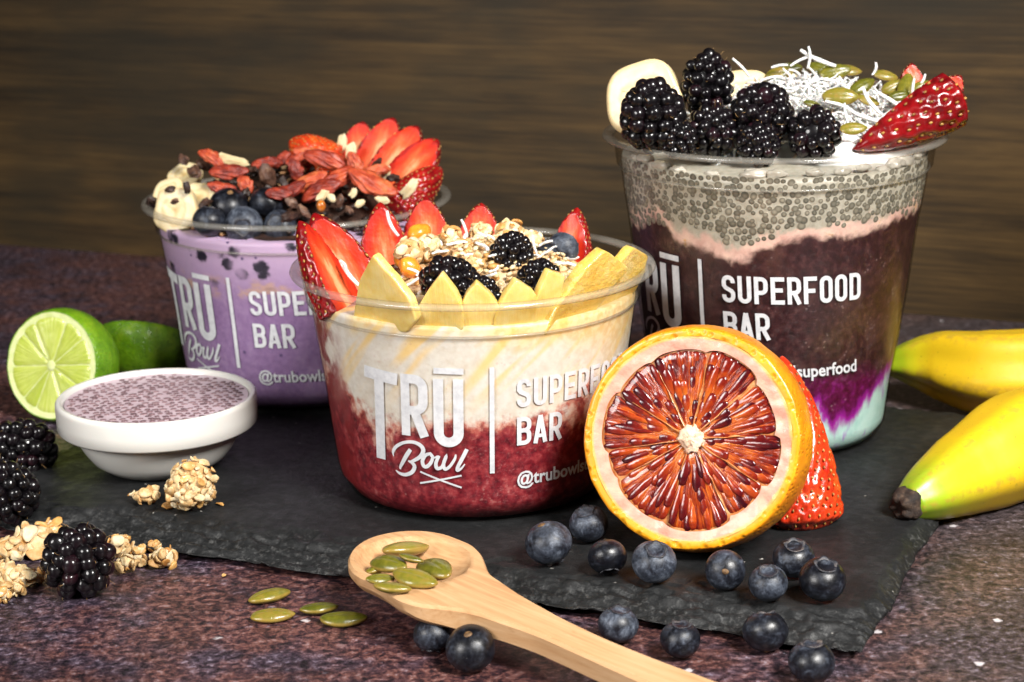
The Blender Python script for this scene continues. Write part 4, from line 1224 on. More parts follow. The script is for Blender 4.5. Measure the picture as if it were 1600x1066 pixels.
        obj('core', mesh('core', V, F, [MT['lime_pith']]), t, M4(I3, (0, 0, -.1)))
    return t
def sac_mesh(k):
    V, E = [], []
    def fn(p):
        t = (p.z + 1) / 2
        w = 1.45 * (t ** 1.15) + .16
        q = Vector((p.x * w, p.y * w, t * 10 - .0))
        q *= 1
        q.x += .35 * nz((0, 0, t * 2.2), 1.0, k); q.y += .25 * nz((0, 0, t * 2.0), 1.0, k + 9)
        return q * (1 + .05 * nz(p, 2, k))
    V, F = sphere(12, 12, fn)
    return mesh('juice_sac', V, F, [MT['pulp']], attrs={'edge': [min(1, max(0, p.z / 10)) for p in V]})
SAC = [sac_mesh(k) for k in range(4)]

# --- banana: swept five-sided tube
def make_banana(label, path, radii, tip, group, amp=.03, shape=None):
    P = catmull(path, 10); n = len(P)
    ts = np.linspace(0, 1, n)
    rad_ = np.interp(ts, np.linspace(0, 1, len(radii)), radii)
    nu = 60
    t = thing('banana', label, 'banana', M4(I3, P[0]), group)
    V, A, K = [], [], []
    for i, p in enumerate(P):
        d = (P[min(i + 1, n - 1)] - P[max(i - 1, 0)]).normalized()
        x = Vector((0, 0, 1)).cross(d).normalized(); y = d.cross(x)
        for k in range(nu):
            a = 2 * math.pi * k / nu
            ang5 = (a + (shape or .3)) * 5
            ridge = (.5 + .5 * math.cos(ang5)) ** 3
            rr = rad_[i] * (1 + amp * math.cos(ang5) + .01 * nz((math.cos(a), math.sin(a), i * .08), 1.5, 3))
            V.append(p + x * (rr * math.cos(a)) + y * (rr * math.sin(a)) - P[0]); A.append(ts[i]); K.append((.5 + .5 * math.cos(ang5)) ** 14)
    F = [(i * nu + k, i * nu + (k + 1) % nu, (i + 1) * nu + (k + 1) % nu, (i + 1) * nu + k) for i in range(n - 1) for k in range(nu)]
    F.append(tuple(range(nu - 1, -1, -1))); F.append(tuple(range((n - 1) * nu, n * nu)))
    obj('peel', mesh('peel', V, F, [MT['banana']], attrs={'along': A, 'ridge': K}), t)
    if tip:
        d = (P[1] - P[0]).normalized()
        R = basis(-d)
        r0 = radii[0]
        prof = [(r0 * .86, -3.2), (r0 * 1.01, -.8), (r0 * .96, .9), (r0 * .80, 1.8), (r0 * .86, 2.6), (r0 * .62, 3.9), (r0 * .40, 4.2), (r0 * .28, 3.6), (0, 3.4)]
        V, F = lathe(prof, 40)
        V = [Vector(p) * (1 + .13 * nz(p, .5, 4) + .08 * math.sin(5 * math.atan2(p[1], p[0]))) for p in V]
        obj('tip', mesh('tip', V, F, [MT['ban_tip']]), t, M4(R, Vector((0, 0, 0)) - d * 1.0))
    return t

# --- pumpkin seed, 13 mm long along x
def pepita_mesh(k):
    L, Wd, T = 6.4, 3.5, 1.85
    r = random.Random(k)
    E = []
    def fn(p):
        x = p.x
        taper = 1 - .30 * max(0, x) ** 1.6 - .04 * max(0, -x)
        y = p.y * taper
        rr = math.hypot(p.x, p.y)
        z = p.z * (abs(p.z) ** .12 if p.z else 1)
        z = z - (.16 if p.z > 0 else -.16) * math.exp(-(abs(p.y) / .16) ** 2) * (1 - rr ** 4) * (.6 if k % 2 else 1)
        E.append(min(1, rr ** 3))
        q = Vector((x * L * (1 + .06 * max(0, x)), y * Wd, z * T + .35 * (k - 1) * x * x * .5))
        return q * (1 + .05 * nz(p, 1.6, k))
    V, F = sphere(36, 18, fn)
    return mesh('pumpkin_seed', V, F, [MT['pepita']], attrs={'edge': E})
PEP = [pepita_mesh(k) for k in range(4)]
def put_pepita(label, mat, group, k):
    return tag(obj('pumpkin_seed', PEP[k % 4], None, mat), label, 'pumpkin seed', group)

# --- flakes, nuts, shreds
def flake_mesh(k, m='oat'):
    def fn(p):
        q = Vector((p.x * 2.6, p.y * 1.8, p.z * .62))
        q.z += .22 * q.x * q.x * .4 * (1 if k % 2 else -1) + .35 * nz(p, 1.2, k)
        q.y *= 1 + .25 * nz((p.x, 0, 0), 1.5, k)
        if abs(p.y) < .2 and p.z > 0: q.z -= .10
        return q * (1 + .16 * nz(p, 2.0, k + 5))
    V, F = sphere(16, 10, fn)
    return mesh('oat_flake', V, F, [MT[m]])
FLK = [flake_mesh(k) for k in range(6)]
FLKD = [flake_mesh(k + 2, 'oat_dark') for k in range(3)]
def lump_mesh(name, k, mat, sx, sy, sz, amp, freq, ico=None):
    V, F = lump(ico or ICO3, amp, freq, k * 3.1 + 1, sx, sy, sz)
    return mesh(name, V, F, [MT[mat]])
def make_cluster(label, c, R, n, group, seed, sq=(1, 1, .85), dark=.12, fs=1.0):
    """a clump of oat flakes round c"""
    r = random.Random(seed)
    t = thing('granola_cluster', label, 'granola', M4(I3, c), group)
    V, F = lump(ICO3, .45, 1.25, seed, R * .70 * sq[0], R * .72 * sq[1], R * .72 * sq[2])
    obj('crumb_core', mesh('crumb_core', V, F, [MT['oat']]), t)
    ga = math.pi * (3 - math.sqrt(5))
    for i in range(n):
        z = 1 - 2 * (i + .5) / n; rr = math.sqrt(1 - z * z)
        p = Vector((rr * math.cos(ga * i), rr * math.sin(ga * i), z))
        k = 1 + .42 * nz(p, 1.25, seed)
        q = Vector((p.x * sq[0], p.y * sq[1], p.z * sq[2])) * (R * .78 * k)
        s = r.uniform(.7, 1.5) * fs
        rot = basis(p + Vector((r.uniform(-.55, .55), r.uniform(-.55, .55), r.uniform(-.55, .55)))) @ Matrix.Rotation(r.uniform(0, 6), 3, 'Z') @ Matrix.Diagonal((s, s, s * r.uniform(.9, 1.6))).to_3x3()
        obj('oat_flake', FLKD[r.randrange(3)] if r.random() < dark else FLK[r.randrange(6)], t, M4(rot, q))
    return t
def shred_path(r, L, curl):
    a = r.uniform(-1, 1) * curl
    pts = []
    for q in range(7):
        s = q / 6 - .5
        pts.append((s * L, a * L * (s * s - .12), .18 * L * r.uniform(-.12, .12) + .08 * L * math.sin(s * 4 + a)))
    return pts
def shred(r, L, w=.55, curl=.8):
    p = catmull(shred_path(r, L, curl), 2)
    return tube(p, [w * (.75 + .25 * math.sin(math.pi * i / (len(p) - 1))) for i in range(len(p))], 6, True, .62)
# ------------------------------------------------------------------ placing
CAMP = Vector((0, 0, CAM_H))
def depth(p): return (Vector(p) - CAMP).dot(_f)
def onP(px, py, p0, n):
    d = ray(px, py); t = (Vector(p0) - CAMP).dot(n) / d.dot(n)
    return CAMP + d * t
def pxmm(p): return FPX / depth(p)

# --- bananas
def bpath(l):
    cs, rs = [], []
    for px, py, rp, z0 in l:
        c, r = ball(px, py, rp, z0); cs.append(c); rs.append(r)
    return cs, rs
c_, r__ = bpath([(1420, 786, 27, 6), (1450, 770, 43, 4), (1503, 742, 63, 1), (1550, 719, 75, 0), (1600, 692, 84, 0)])
c_ += [c_[-1] + Vector((26, 20, 1)), c_[-1] + Vector((52, 52, 2)), c_[-1] + Vector((66, 92, 2)), c_[-1] + Vector((70, 120, 0))]
r__ += [17.6, 16.5, 12, 5]
make_banana('ripe yellow banana with green end and black tip at the slate corner', c_, r__, True, 'bananas at the right', amp=.045, shape=.62)
c_, r__ = bpath([(1376, 570, 12, 13), (1420, 568, 33, 9), (1470, 571, 52, 5), (1540, 580, 65, 1), (1620, 598, 76, 0)])
a_, b_ = c_[0], c_[3]             # one even sweep from the hidden end towards the other banana
c_ = [a_, a_.lerp(b_, .27) + Vector((0, 2, 1)), a_.lerp(b_, .57) + Vector((0, 3, 1)), b_, b_ + Vector((24, -5, .6)), b_ + Vector((48, -16, 1)), b_ + Vector((70, -32, 1)), b_ + Vector((84, -48, 0))]
r__ = r__[:4] + [r__[3] * 1.06, r__[3] * 1.03, r__[3] * .8, 5]
make_banana('mottled yellow banana lying behind, its end hidden by the tall cup', c_, r__, False, 'bananas at the right', amp=.085, shape=.45)

# --- citrus
ob, orr = ball(1092, 690, 177, SZ)
on = Vector((-.33, -.90, .27)).normalized()
Rs, d_ = 33.6, 9.0
Rf = math.sqrt(Rs * Rs - d_ * d_)
fcen = onY(1079, 688, 524)
fcen.z = 0
# sphere centre d_ behind the face; rests on the slate
sc_ = Vector((0, 0, 0))
yy = 500.0                        # slide back along the line of sight until it stands on the slate
while yy < 600:
    fc_ = onY(1079, 686, yy); cen = fc_ - on * d_
    if cen.z - Rs * .99 <= SZ: break
    yy += .25
make_citrus('orange', 'halved blood orange standing on the slate with its dark red cut face forward', M4(basis(on, ydir=(0, .3, 1)), fc_), Rs, d_, 10, 5)
ln_ = Vector((-.40, -.88, .24)).normalized()
fl_ = onY(80, 571, 703)
make_citrus('lime', 'halved lime showing its pale green cut face beside the ramekin', M4(basis(ln_, ydir=(0, .3, 1)), fl_), 21.6, 6.2, 10, 9)
make_citrus('lime', 'halved lime lying cut side up behind the other, mostly hidden', M4(basis(Vector((.10, .52, .85)), ydir=(0, 1, 0)), Vector((-146, 752, 20.8))), 18.6, 2.5, 10, 12)

# --- blueberries
BG1, BG2 = 'blueberries on the slate', 'blueberries on the table'
bl = [
 (857, 848, 36, 1, (.35, .1, -1), 'plum-tinted blueberry on the slate with a brown scar on top, leftmost of its row'),
 (920, 818, 30, 1, (-.25, -.3, 1), 'blueberry on the slate tucked against the left side of the orange'),
 (949, 870, 30, 1, (.15, -.75, -1), 'greyish blueberry on the slate, crown pointing down, front left of the orange'),
 (1022, 878, 34, 1, (.1, -.5, 1), 'dark blueberry on the slate right in front of the orange, between two others'),
 (1133, 891, 31, 1, (.1, 1, -.3), 'smooth bluish blueberry alone on the slate below the orange'),
 (1200, 911, 30, 1, (-.05, -.35, 1), 'dusty grey blueberry on the slate with a wide open crown on top'),
 (1240, 872, 32, 1, (0, -.35, 1), 'near-black blueberry on the slate behind two paler ones'),
 (1285, 905, 36, 1, (.12, -.35, 1), 'largest blueberry of the right-hand trio on the slate'),
 (676, 992, 30, 0, (-.1, -.4, -1), 'small blueberry on the table below the spoon bowl, crown facing down'),
 (735, 1013, 38, 0, (.1, .5, -1), 'big dark blueberry with a brown stem scar in front of the spoon'),
 (966, 976, 31, 0, (.1, -.05, 1), 'blueberry half hidden behind the spoon handle'),
 (1063, 999, 31, 0, (.05, .0, 1), 'blueberry on the table between the spoon handle and the slate edge'),
 (1196, 986, 35, 0, (-.05, .4, 1), 'glossy blueberry on the table touching the front slate edge'),
 (1268, 1034, 36, 0, (.0, .1, 1), 'blueberry nearest the front right, cut by the photo edge')]
for k, (px, py, rp, onsl, up, lab) in enumerate(bl):
    c, r = ball(px, py, rp, SZ if onsl else 0)
    make_blueberry(lab, c, r, up, BG1 if onsl else BG2, k)
def air_blue(px, py, rp, Y, up, lab, grp, k):
    c = onY(px, py, Y); make_blueberry(lab, c, rp / pxmm(c), up, grp, k)
BGL = 'blueberries in the lilac cup'
for k, (px, py, rp, Y, up, lab) in enumerate([
 (358, 322, 30, 698, (-.2, .5, -1), 'dull blueberry, upper left of the pile in the lilac cup'),
 (419, 319, 29, 699, (.3, .6, 1), 'darkest blueberry, upper right of the pile in the lilac cup'),
 (327, 346, 26, 690, (.2, .3, 1), 'shiny blueberry at the left of the pile, touching the cream banana'),
 (381, 352, 29, 688, (.05, -1, .05), 'blueberry showing its brown ringed crown to the viewer over the lilac cup rim'),
 (437, 354, 26, 689, (-.2, -.8, .5), 'blueberry low at the rim, nearest the red strawberry tips')]):
    air_blue(px, py, rp, Y, up, lab, BGL, k + 3)
BGM = 'blueberries among the granola'
for k, (px, py, rp, Y, up, lab) in enumerate([
 (880, 388, 25, 632, (.6, .6, .2), 'black shiny blueberry leaning on the right strawberry slice in the granola cup'),
 (855, 398, 20, 622, (.2, .6, .8), 'blueberry buried in seeds left of the shiny one'),
 (915, 432, 20, 607, (.2, .6, .8), 'blueberry low beside the large mango slab')]):
    air_blue(px, py, rp, Y, up, lab, BGM, k + 8)

# --- blackberries
BBT, BBC = 'blackberries on the left', 'blackberries on the tall cup'
def bb(px, py, rp, up, lab, grp, seed, z0=None, Y=None, hole=False, long=1.0):
    if Y is None: c, r = ball(px, py, rp, z0)
    else:
        c = onY(px, py, Y); r = rp / pxmm(c)
    s = r / 10.4
    make_blackberry(lab, M4(basis(up) @ Matrix.Diagonal((s, s, s)).to_3x3(), c), grp, seed, c=8.6 * long, hole=hole)
bb(123, 876, 56, (.15, -.55, .8), 'round blackberry on the table among granola, in front of the slate', BBT, 1, z0=0)
bb(36, 699, 44, (-.9, -.1, .25), 'blackberry lying on the slate edge under the lime, uppermost of the left trio', BBT, 2, z0=4, long=1.15)
bb(14, 770, 45, (-.3, -.4, .85), 'blackberry at the photo edge between the other two on the left', BBT, 3, z0=4, long=1.1)
for k, (px, py, rp, Y, up, lg, lab) in enumerate([
 (1019, 181, 50, 628, (-.05, -.2, 1), 1.12, 'large upright blackberry in front of the banana slice on the tall cup'),
 (1105, 133, 41, 648, (.05, -.1, 1), 1.30, 'tallest blackberry, standing highest on the tall cup'),
 (1190, 180, 48, 634, (.35, -.3, .85), 1.0, 'round blackberry in front of the coconut on the tall cup'),
 (1112, 205, 40, 632, (-.2, -.6, .6), 1.0, 'blackberry sunk low beneath the tallest one'),
 (1185, 226, 34, 624, (.2, -.7, .4), .9, 'reddish blackberry pressed against the rim in the middle'),
 (1272, 210, 42, 626, (.25, .9, -.3), 1.0, 'blackberry at the right end with its stalk hollow facing out'),
 (1060, 218, 31, 624, (-.3, -.6, .5), .9, 'small blackberry wedged at the rim below the large upright one')]):
    bb(px, py, rp, up, lab, BBC, 10 + k, Y=Y, hole=(k == 5), long=lg)
DRUP_KEEP = DRUP; DRUP = [drup_syrup(k) for k in range(3)]
BBM = 'syrupy blackberries under the granola'
bb(705, 446, 45, (-.7, -.3, .5), 'syrup-coated blackberry behind the second mango triangle', BBM, 31, Y=582, long=1.1)
bb(752, 462, 30, (.4, -.4, .5), 'syrup-coated blackberry low between two mango triangles', BBM, 34, Y=575)
bb(800, 398, 34, (.2, -.3, .9), 'seed-dusted blackberry at the top of the granola pile', BBM, 32, Y=606)
bb(842, 440, 34, (.5, -.4, .6), 'syrup-coated blackberry behind the small square mango piece', BBM, 33, Y=588)
DRUP = DRUP_KEEP

# --- strawberries
SGM, SGL = 'strawberry slices in the front cup', 'strawberry fan in the lilac cup'
def sb(px0, py0, Y0, px1, py1, Y1, normal, wpx, t0, t1, lab, grp, seed, skin='sb_skin', L=30.0, name='strawberry_slice', seeds=True):
    B, T = onY(px0, py0, Y0), onY(px1, py1, Y1)
    s = (T - B).length / L
    w = wpx / pxmm((B + T) / 2) / s
    m = strawberry_slab('s', L, w, t0 * w, t1 * w, seed, skin, seeds=seeds)
    return put_strawberry(m, lab, place_bt(B, T, normal, L), grp, name)
sb(546, 494, 586, 467, 345, 592, (1, -.42, .12), 46, -.20, 1.0, 'thick strawberry slice, leftmost in the front cup, its dark skin outwards', SGM, 1)
sb(562, 480, 600, 490, 333, 606, (.12, -1, .25), 56, -.25, .35, 'tall strawberry slice second from the left in the front cup', SGM, 2)
sb(604, 440, 634, 594, 316, 640, (.1, -1, .35), 44, -.25, .25, 'wet strawberry slice with coconut on it, behind the first mango triangle', SGM, 3)
sb(668, 410, 645, 664, 306, 652, (.0, -1, .3), 43, -.25, .3, 'bright orange-red strawberry slice behind the granola lumps', SGM, 4)
sb(748, 400, 650, 752, 317, 656, (.0, -1, .25), 38, -.25, .3, 'small strawberry slice at the back middle of the front cup', SGM, 5)
sb(888, 430, 640, 902, 324, 646, (-.55, -1, .2), 36, -.3, .5, 'strawberry slice alone at the right back of the front cup', SGM, 6)
# lilac cup
SB['b'] = 2.8
sb(527, 262, 735, 452, 220, 742, (-.1, -.8, .6), 34, -.9, .2, 'pale pink strawberry half behind the goji berries in the lilac cup', SGL, 11, 'sb_orange')
sb(553, 268, 742, 568, 190, 748, (-.05, -1, .3), 31, -.25, .25, 'first fan slice of strawberry in the lilac cup, the palest', SGL, 12)
sb(578, 274, 738, 616, 184, 745, (-.2, -1, .3), 35, -.25, .25, 'second fan slice of strawberry, the tallest of the fan', SGL, 13)
sb(598, 286, 732, 654, 197, 740, (-.3, -1, .3), 36, -.25, .25, 'third fan slice of strawberry, right of the tallest', SGL, 14)
sb(616, 300, 726, 685, 218, 735, (-.35, -1, .35), 36, -.3, .9, 'last fan slice of strawberry, seeded red skin on its right side', SGL, 15)
sb(612, 335, 712, 690, 262, 726, (.1, -1, .4), 34, -1.0, .0, 'strawberry half with seeded skin forward, under the fan in the lilac cup', SGL, 16)
# tall cup
SB['b'] = 1.5; SB['d'] = .85
sb(1500, 148, 642, 1334, 234, 630, (.30, -1, -.2), 49, -1.0, .05, 'large dark red strawberry half leaning out over the right rim of the tall cup', 'strawberries on the tall cup', 21, L=30.0, name='strawberry_half')
SB['d'] = 1.0
SB['b'] = 1.9
sb(1424, 150, 672, 1424, 98, 676, (0, -1, .3), 23, -.3, .3, 'strawberry tip peeking up at the back of the tall cup', 'strawberries on the tall cup', 22)
sb(1470, 160, 660, 1502, 118, 662, (0, -1, .3), 26, -.3, .3, 'pink strawberry piece behind the large half', 'strawberries on the tall cup', 23)
# behind the orange
SB['d'] = 1.5
sb(1252, 836, 563, 1222, 556, 580, (.55, -1, .1), 70, -1.0, .55, 'orange-red strawberry leaning behind the blood orange', None, 25, 'sb_orange', L=50.0, name='strawberry_half')
SB['d'] = 1.0

# --- mango
def slab(poly, p0, n, th, label, group, name='mango_slice', mat='mango', cat='mango', seed=0, sub=10):
    """polygon (photo points laid on the plane p0, n) given a real thickness, with softened edges"""
    n = Vector(n).normalized(); p0 = Vector(p0)
    P = [onP(px, py, p0, n) for px, py in poly]
    Q = []
    for a, b in zip(P, P[1:] + P[:1]):
        Q += [a + (b - a) * (i / sub) for i in range(sub)]
    c = sum(Q, Vector()) / len(Q)
    R = basis(n, ydir=(0, 0, 1)); Ri = R.transposed()
    loc = [Ri @ (q - c) for q in Q]
    # round the corners a little
    for _ in range(1): loc = [(loc[i - 1] + loc[i] * 2 + loc[(i + 1) % len(loc)]) / 4 for i in range(len(loc))]
    m = len(loc)
    rings = [(.0, -.0), (.30, .0), (.62, .0), (.93, .0), (.985, -.08), (1.0, -.3), (1.0, -th + .4), (.97, -th + .05), (.6, -th)]
    V = []; F = []
    for s, z in rings[1:]:
        for q in loc:
            p = Vector((q.x * s, q.y * s, z))
            p.z += .35 * nz((p.x, p.y, z), .12, seed) + .12 * nz((p.x, p.y, z), .5, seed)
            k = 1 + .012 * nz((p.x, p.y, z * 2), .4, seed + 2)
            V.append(Vector((p.x * k, p.y * k, p.z)))
    nr = len(rings) - 1
    for r in range(nr - 1):
        for i in range(m):
            F.append((r * m + i, (r + 1) * m + i, (r + 1) * m + (i + 1) % m, r * m + (i + 1) % m))
    F.append(tuple(range(m))); F.append(tuple((nr - 1) * m + i for i in range(m - 1, -1, -1)))
    return tag(obj(name, mesh(name, V, F, [MT[mat]]), None, M4(R, c)), label, cat, group)
MG = 'mango slices round the front cup'
def wall_plane(phi, inset=1.2, tilt=-.22):
    a = math.radians(phi)
    R = 51.6 - inset * .6
    return PM + Vector((R * math.sin(a), -R * math.cos(a), 62)), Vector((math.sin(a), -math.cos(a), tilt))
for phi, inset, poly, lab, th in [
 (-38, 2.4, [(582, 398), (560, 440), (550, 508), (566, 516), (636, 520), (650, 500), (640, 470), (612, 432)], 'mango triangle furthest left, beside the strawberry slices', 3.2),
 (-12, 1.6, [(689, 428), (668, 455), (646, 492), (642, 516), (724, 518), (722, 482), (712, 458)], 'broad mango triangle second from the left, in front of a syrupy blackberry', 3.2),
 (3, 3.2, [(745, 442), (728, 462), (716, 490), (716, 519), (784, 519), (782, 482), (768, 462)], 'low mango triangle in the middle of the front rim', 3.2),
 (17, 1.6, [(807, 438), (790, 462), (774, 496), (772, 517), (840, 516), (838, 462), (834, 455)], 'blunt mango triangle right of the middle', 3.2),
 (30, 3.4, [(858, 423), (884, 432), (874, 470), (862, 512), (828, 516), (832, 480)], 'small square-topped mango piece beside the large slab', 3.2),
 (44, 3.2, [(947, 391), (984, 420), (958, 450), (905, 522), (850, 526), (872, 480), (916, 420)], 'large mango slab with a shiny face, leaning right', 4.2),
 (58, 5.0, [(990, 386), (1014, 400), (1006, 430), (985, 470), (960, 516), (905, 528), (930, 470), (962, 420)], 'mango slab at the far right, behind the large shiny one', 3.2)]:
    p0, n = wall_plane(phi, inset)
    slab(poly, p0, n, th, lab, MG, mat='mango_wet' if phi > 40 else 'mango', seed=int(phi))
for k, (px, py, Y, s, lab) in enumerate([(632, 400, 612, 4.6, 'orange cube of fruit left of the granola'), (640, 418, 604, 4.0, 'orange cube of fruit lower left of the granola'), (655, 365, 634, 4.2, 'orange piece of fruit between two strawberry slices')]):
    c = onY(px, py, Y)
    V, F = lump(ICO3, .18, 1.1, k + 3, s, s * .8, s * .75)
    tag(obj('fruit_piece', mesh('fruit_piece', V, F, [MT['mango_or']]), None, M4(rrot(), c)), lab, 'fruit piece', 'orange fruit pieces')

# --- banana slices
def ban_slice_mesh(seed, R=15.0, h=7.0):
    V, E = [], []
    prof = [(0, 0)] + [(r, 0) for r in (.15, .3, .42, .55, .66, .78, .88)] + [(.95, -.25), (1.0, -.9)] + [(1.0, -h * .5), (.99, -h + .8), (.94, -h), (0, -h)]
    n = 64
    for i in range(n):
        a = 2 * math.pi * i / n
        k = 1 + .035 * math.cos(5 * a + seed) + .09 * nz((math.cos(a), math.sin(a), 0), 1.2, seed)
        for f, z in prof:
            tri = .12 * math.cos(3 * a + seed) * f * (1 - f)
            V.append((R * f * k * math.cos(a), R * f * k * math.sin(a), z + .25 * nz((f * 4 * math.cos(a), f * 4 * math.sin(a), seed), 1.0) - (.5 * math.exp(-(f / .2) ** 2) if z == 0 else 0)))
            E.append(min(1, f + tri * 2) if z > -.3 else .98)
    m = len(prof)
    F = [(i * m + k, i * m + k + 1, ((i + 1) % n) * m + k + 1, ((i + 1) % n) * m + k) for i in range(n) for k in range(m - 1)]
    F = [tuple(f) for f in F]
    return mesh('banana_slice', V, F, [MT['ban_slice']], attrs={'edge': E})
BSM = [ban_slice_mesh(k) for k in range(3)]
def bsl(px, py, rp, Y, n, lab, grp, k):
    c = onY(px, py, Y); s = rp / pxmm(c) / 15.0
    tag(obj('banana_slice', BSM[k % 3], None, M4(basis(n, ydir=(0, 0, 1)) @ Matrix.Diagonal((s, s, s)).to_3x3(), c)), lab, 'banana slice', grp)
bsl(1005, 157, 62, 648, (-.35, -1, .25), 'round banana slice standing at the left of the tall cup', 'banana slices', 0)
bsl(1165, 150, 46, 672, (-.1, -1, .6), 'tan-edged banana slice behind the coconut, next to the tallest blackberry', 'banana slices', 1)
bsl(1232, 150, 44, 680, (.0, -1, .7), 'banana slice at the back under coconut and pumpkin seeds', 'banana slices', 2)
BSL = 'banana slices in the lilac cup'
bsl(272, 330, 38, 706, (-.35, -1, .25), 'banana slice nearest the left rim of the lilac cup', BSL, 1)
bsl(262, 298, 26, 722, (-.3, -.7, .8), 'banana slice sprinkled with nibs, left edge of the lilac cup', BSL, 0)
bsl(288, 272, 28, 738, (-.2, -.6, .9), 'uppermost banana slice at the left of the lilac cup', BSL, 2)
bsl(310, 308, 30, 715, (.1, -.7, .8), 'banana slice beside the blueberries in the lilac cup', BSL, 1)

# --- pumpkin seeds
def pep(px, py, Lpx, deg, lab, grp, k, z=None, Y=None, tilt=.0, roll=0.0, nrm=None):
    c = onZ(px, py, z) if Y is None else onY(px, py, Y)
    a = math.radians(deg)
    if Y is None:
        q = onZ(px + 10 * math.cos(a), py - 10 * math.sin(a), z); xd = (q - c).normalized(); N = Vector((0, 0, 1))
    else:
        xd = (CR * math.cos(a) + CU * math.sin(a)); N = Vector(nrm or (0, -.5, 1)).normalized()
        xd = (xd - N * xd.dot(N)).normalized()
    N = (N + xd * tilt).normalized(); xd = (xd - N * xd.dot(N)).normalized()
    yv = N.cross(xd)
    N2 = (N * math.cos(roll) + yv * math.sin(roll)); yv = N2.cross(xd)
    R = Matrix(((xd.x, yv.x, N2.x), (xd.y, yv.y, N2.y), (xd.z, yv.z, N2.z)))
    fore = abs((CR.dot(xd)) ** 2 + (CU.dot(xd)) ** 2) ** .5
    s = Lpx / pxmm(c) / 12.8 / max(.45, fore)
    put_pepita(lab, M4(R @ Matrix.Diagonal((s, s, s)).to_3x3(), c), grp, k)
PT, PSP, PC = 'pumpkin seeds on the table', 'pumpkin seeds in the spoon', 'pumpkin seeds on the coconut'
for k, (px, py, L, dg_, lab) in enumerate([
 (421, 931, 60, 14, 'pumpkin seed on the table, furthest back of the loose four'),
 (425, 962, 68, 4, 'plain green pumpkin seed on the table, front left of the loose four'),
 (498, 951, 59, 6, 'pumpkin seed on the table between the green pair and the tan one'),
 (536, 968, 74, 2, 'tan-edged pumpkin seed on the table nearest the spoon')]):
    pep(px, py, L, dg_, lab, PT, k, z=1.5, roll=.08 * (-1) ** k)
for k, (px, py, L, dg_, z, ti, lab) in enumerate([
 (590, 889, 34, 20, 15.6, 0, 'pumpkin seed mostly buried at the left of the spoonful'),
 (594, 905, 44, 8, 16.6, .1, 'pumpkin seed at the left edge of the spoonful'),
 (612, 919, 60, -4, 17.2, .05, 'pumpkin seed at the front of the spoonful'),
 (607, 881, 56, -18, 17.6, -.1, 'pumpkin seed at the upper left of the spoonful'),
 (633, 858, 68, 14, 16.6, .15, 'long pumpkin seed at the back of the spoonful'),
 (648, 904, 70, -10, 17.6, .1, 'largest pumpkin seed in the middle of the spoonful'),
 (642, 873, 40, -5, 20.0, .2, 'short pumpkin seed on top of the spoonful'),
 (679, 889, 46, -34, 16.8, -.1, 'yellowish pumpkin seed at the right of the spoonful')]):
    pep(px, py, L, dg_, lab, PSP, k + 1, z=z, tilt=ti, roll=.22 * (-1) ** k)
for k, (px, py, L, dg_, Y, lab) in enumerate([
 (1313, 151, 56, -6, 640, 'plump pumpkin seed in the centre of the coconut'),
 (1347, 135, 44, 36, 646, 'upright pumpkin seed right of the plump one'),
 (1356, 157, 36, -25, 640, 'pumpkin seed half under coconut strands, below the upright one'),
 (1305, 113, 50, 10, 668, 'green pumpkin seed on the back of the coconut pile'),
 (1283, 108, 44, -20, 674, 'pumpkin seed under the coconut loop'),
 (1325, 110, 42, -5, 672, 'pumpkin seed at the back, right of the loop'),
 (1217, 116, 44, 12, 672, 'tan pumpkin seed at the back left'),
 (1236, 106, 34, 0, 676, 'dark pumpkin seed left of the loop'),
 (1383, 118, 40, -10, 665, 'pumpkin seed at the back near the strawberry tip'),
 (1395, 136, 40, 30, 655, 'pumpkin seed above the right strawberry'),
 (1404, 150, 34, 15, 648, 'wide pumpkin seed just left of the strawberry half'),
 (1416, 136, 44, 75, 652, 'edge-on pumpkin seed beside the strawberry'),
 (1440, 137, 40, 25, 650, 'thin pumpkin seed lying on the strawberry'),
 (1333, 201, 42, 4, 616, 'brownish round pumpkin seed near the front of the rim'),
 (1268, 162, 26, -10, 640, 'small pumpkin seed sunk in coconut, left of centre')]):
    pep(px, py, L, dg_, lab, PC, k, Y=Y, nrm=(.1 * (k % 3 - 1), -.75, .7), roll=.2 * ((k % 3) - 1))
